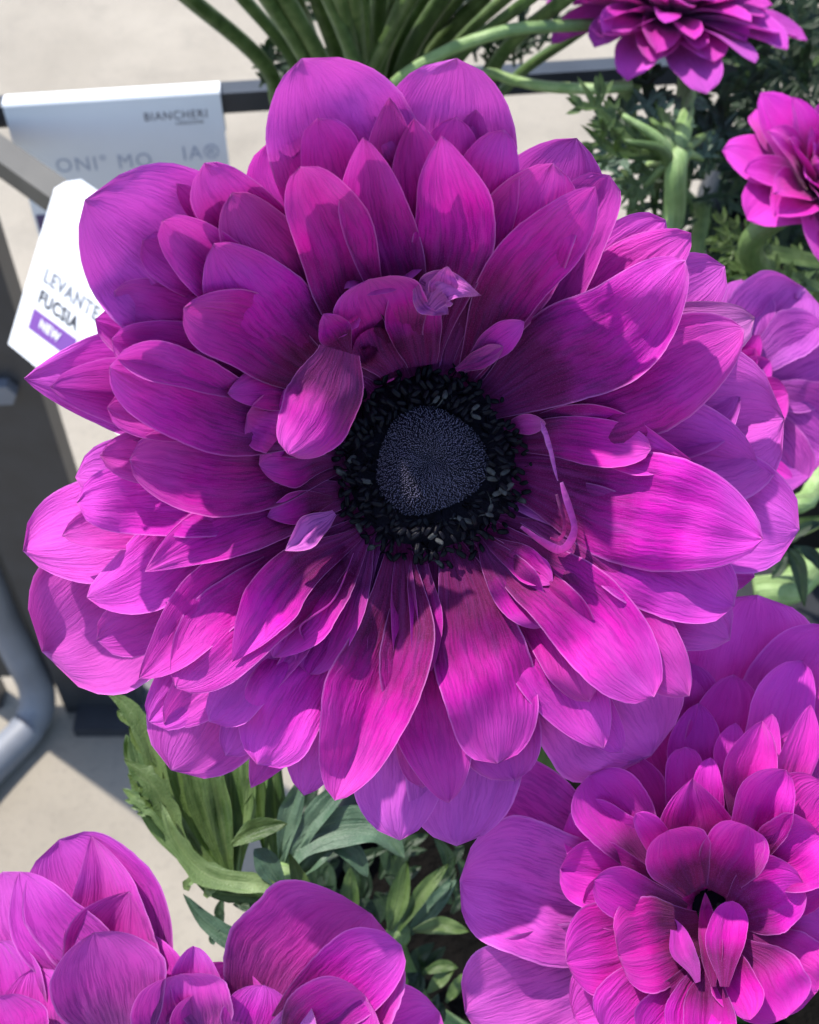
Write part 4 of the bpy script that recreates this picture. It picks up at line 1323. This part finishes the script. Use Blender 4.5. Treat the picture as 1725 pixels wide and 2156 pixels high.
RS = empty('leaf_clump', P(1680, 1200, .42))
stem(RS, [P(1590, 1248, .38), P(1660, 1240, .38), P(1760, 1222, .40), Vector((.16, .17, POT_Z + .02)), Vector((.125, .15, POT_Z - .02))], 0.0052, M_STEM_PALE)
stem(RS, [P(1660, 1068, .36), P(1700, 1052, .36), P(1780, 1000, .38), Vector((.17, .2, POT_Z + .02)), Vector((.12, .17, POT_Z - .02))], 0.0030, M_STEM_PALE)
stem(RS, [P(1712, 860, .37), P(1722, 800, .365), P(1738, 740, .36)], 0.0036, M_STEM)
leaf(RS, .37, [([(1600, 1150), (1650, 1140), (1700, 1110), (1740, 1100)], 26), ([(1650, 1150), (1680, 1190), (1695, 1280)], 34), ([(1660, 1160), (1640, 1200), (1625, 1215)], 24), ([(1670, 1150), (1710, 1170), (1740, 1210)], 28)], M_LEAF_DARK, 210)
leaf(RS, .36, [([(1580, 1165), (1600, 1150), (1612, 1130)], 14), ([(1590, 1160), (1606, 1152), (1622, 1146)], 10)], M_LEAF_DARK, 215)
leaf(RS, .40, [([(1600, 1270), (1660, 1225), (1740, 1190)], 60)], M_LEAF_PALE, 216)
leaf(RS, .42, [([(1600, 1160), (1660, 1120), (1760, 1090)], 44)], M_LEAF, 217)
tag(RS, 'pale stems and dark cut leaves in the gap at the right above the double flower', 'leaves', 'anemone leaves')

# ------------------------------------------------------------------ bundle of stems behind
SB = empty('stem_clump', SOIL2)
tops = [(380, -20, 560, 140, 11), (490, -30, 620, 130, 9), (545, -30, 655, 150, 10), (585, -30, 690, 160, 12), (615, -30, 660, 90, 9), (660, -30, 720, 150, 12), (712, -30, 745, 140, 11),
        (742, -30, 755, 120, 12), (765, -30, 770, 130, 9), (800, -30, 790, 130, 11), (838, -30, 800, 130, 11), (862, -30, 800, 150, 10), (905, -30, 822, 150, 12), (948, -30, 850, 140, 12), (985, -30, 890, 110, 8),
        (1040, -30, 900, 130, 11), (1090, -30, 950, 110, 9), (1150, -30, 960, 130, 8), (1210, -20, 1060, 110, 10), (680, -30, 770, 200, 9), (880, -30, 760, 210, 9)]
for i, (tx, ty, mx, my, r) in enumerate(tops):
    dep = .455 + rng.uniform(-.03, .03)
    bx = SOIL2 + Vector((rng.uniform(-.03, .03), rng.uniform(-.03, .03), 0))
    stem(SB, [bx, P(mx * .75 + 815 * .25, my + 160, dep + .03), P(mx, my, dep), P(tx, ty, dep - .045), P(tx + (tx - mx) * .9, ty - 150, dep - .085)], px(r, .45) * 1.55, M_STEM if i % 5 else M_LEAF, n=8)
stem(SB, [SOIL2 + Vector((.01, -.02, 0)), P(760, 300, .45), P(815, 190, .42), P(930, 112, .41), P(1060, 66, .405), P(1150, 56, .41), P(1240, 52, .42), P(1330, 50, .43)], px(13, .42), M_STEM_PALE)
stem(SB, [SOIL2 + Vector((.02, -.01, 0)), P(930, 260, .46), P(1010, 160, .45), P(1080, 168, .44), P(1150, 182, .43), P(1250, 186, .42), P(1330, 180, .42)], px(12, .43), M_STEM_PALE)
stem(SB, [SOIL2 + Vector((.02, .01, 0)), P(1000, 300, .48), P(1080, 170, .47), P(1200, 80, .45), P(1290, 20, .44)], px(12, .45), M_STEM)
for i in range(9):
    x0, y0 = rng.uniform(560, 1090), rng.uniform(90, 170)
    if i < 3: x0, y0 = rng.uniform(545, 600), rng.uniform(110, 150)
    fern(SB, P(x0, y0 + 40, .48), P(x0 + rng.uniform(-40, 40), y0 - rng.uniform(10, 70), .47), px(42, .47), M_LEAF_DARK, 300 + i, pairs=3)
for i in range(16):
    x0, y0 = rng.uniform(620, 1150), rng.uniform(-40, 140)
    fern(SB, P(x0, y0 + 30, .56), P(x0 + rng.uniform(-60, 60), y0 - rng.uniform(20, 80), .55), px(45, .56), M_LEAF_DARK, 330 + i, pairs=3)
tag(SB, 'fan of slender green stems rising behind the big open flower', 'stems')
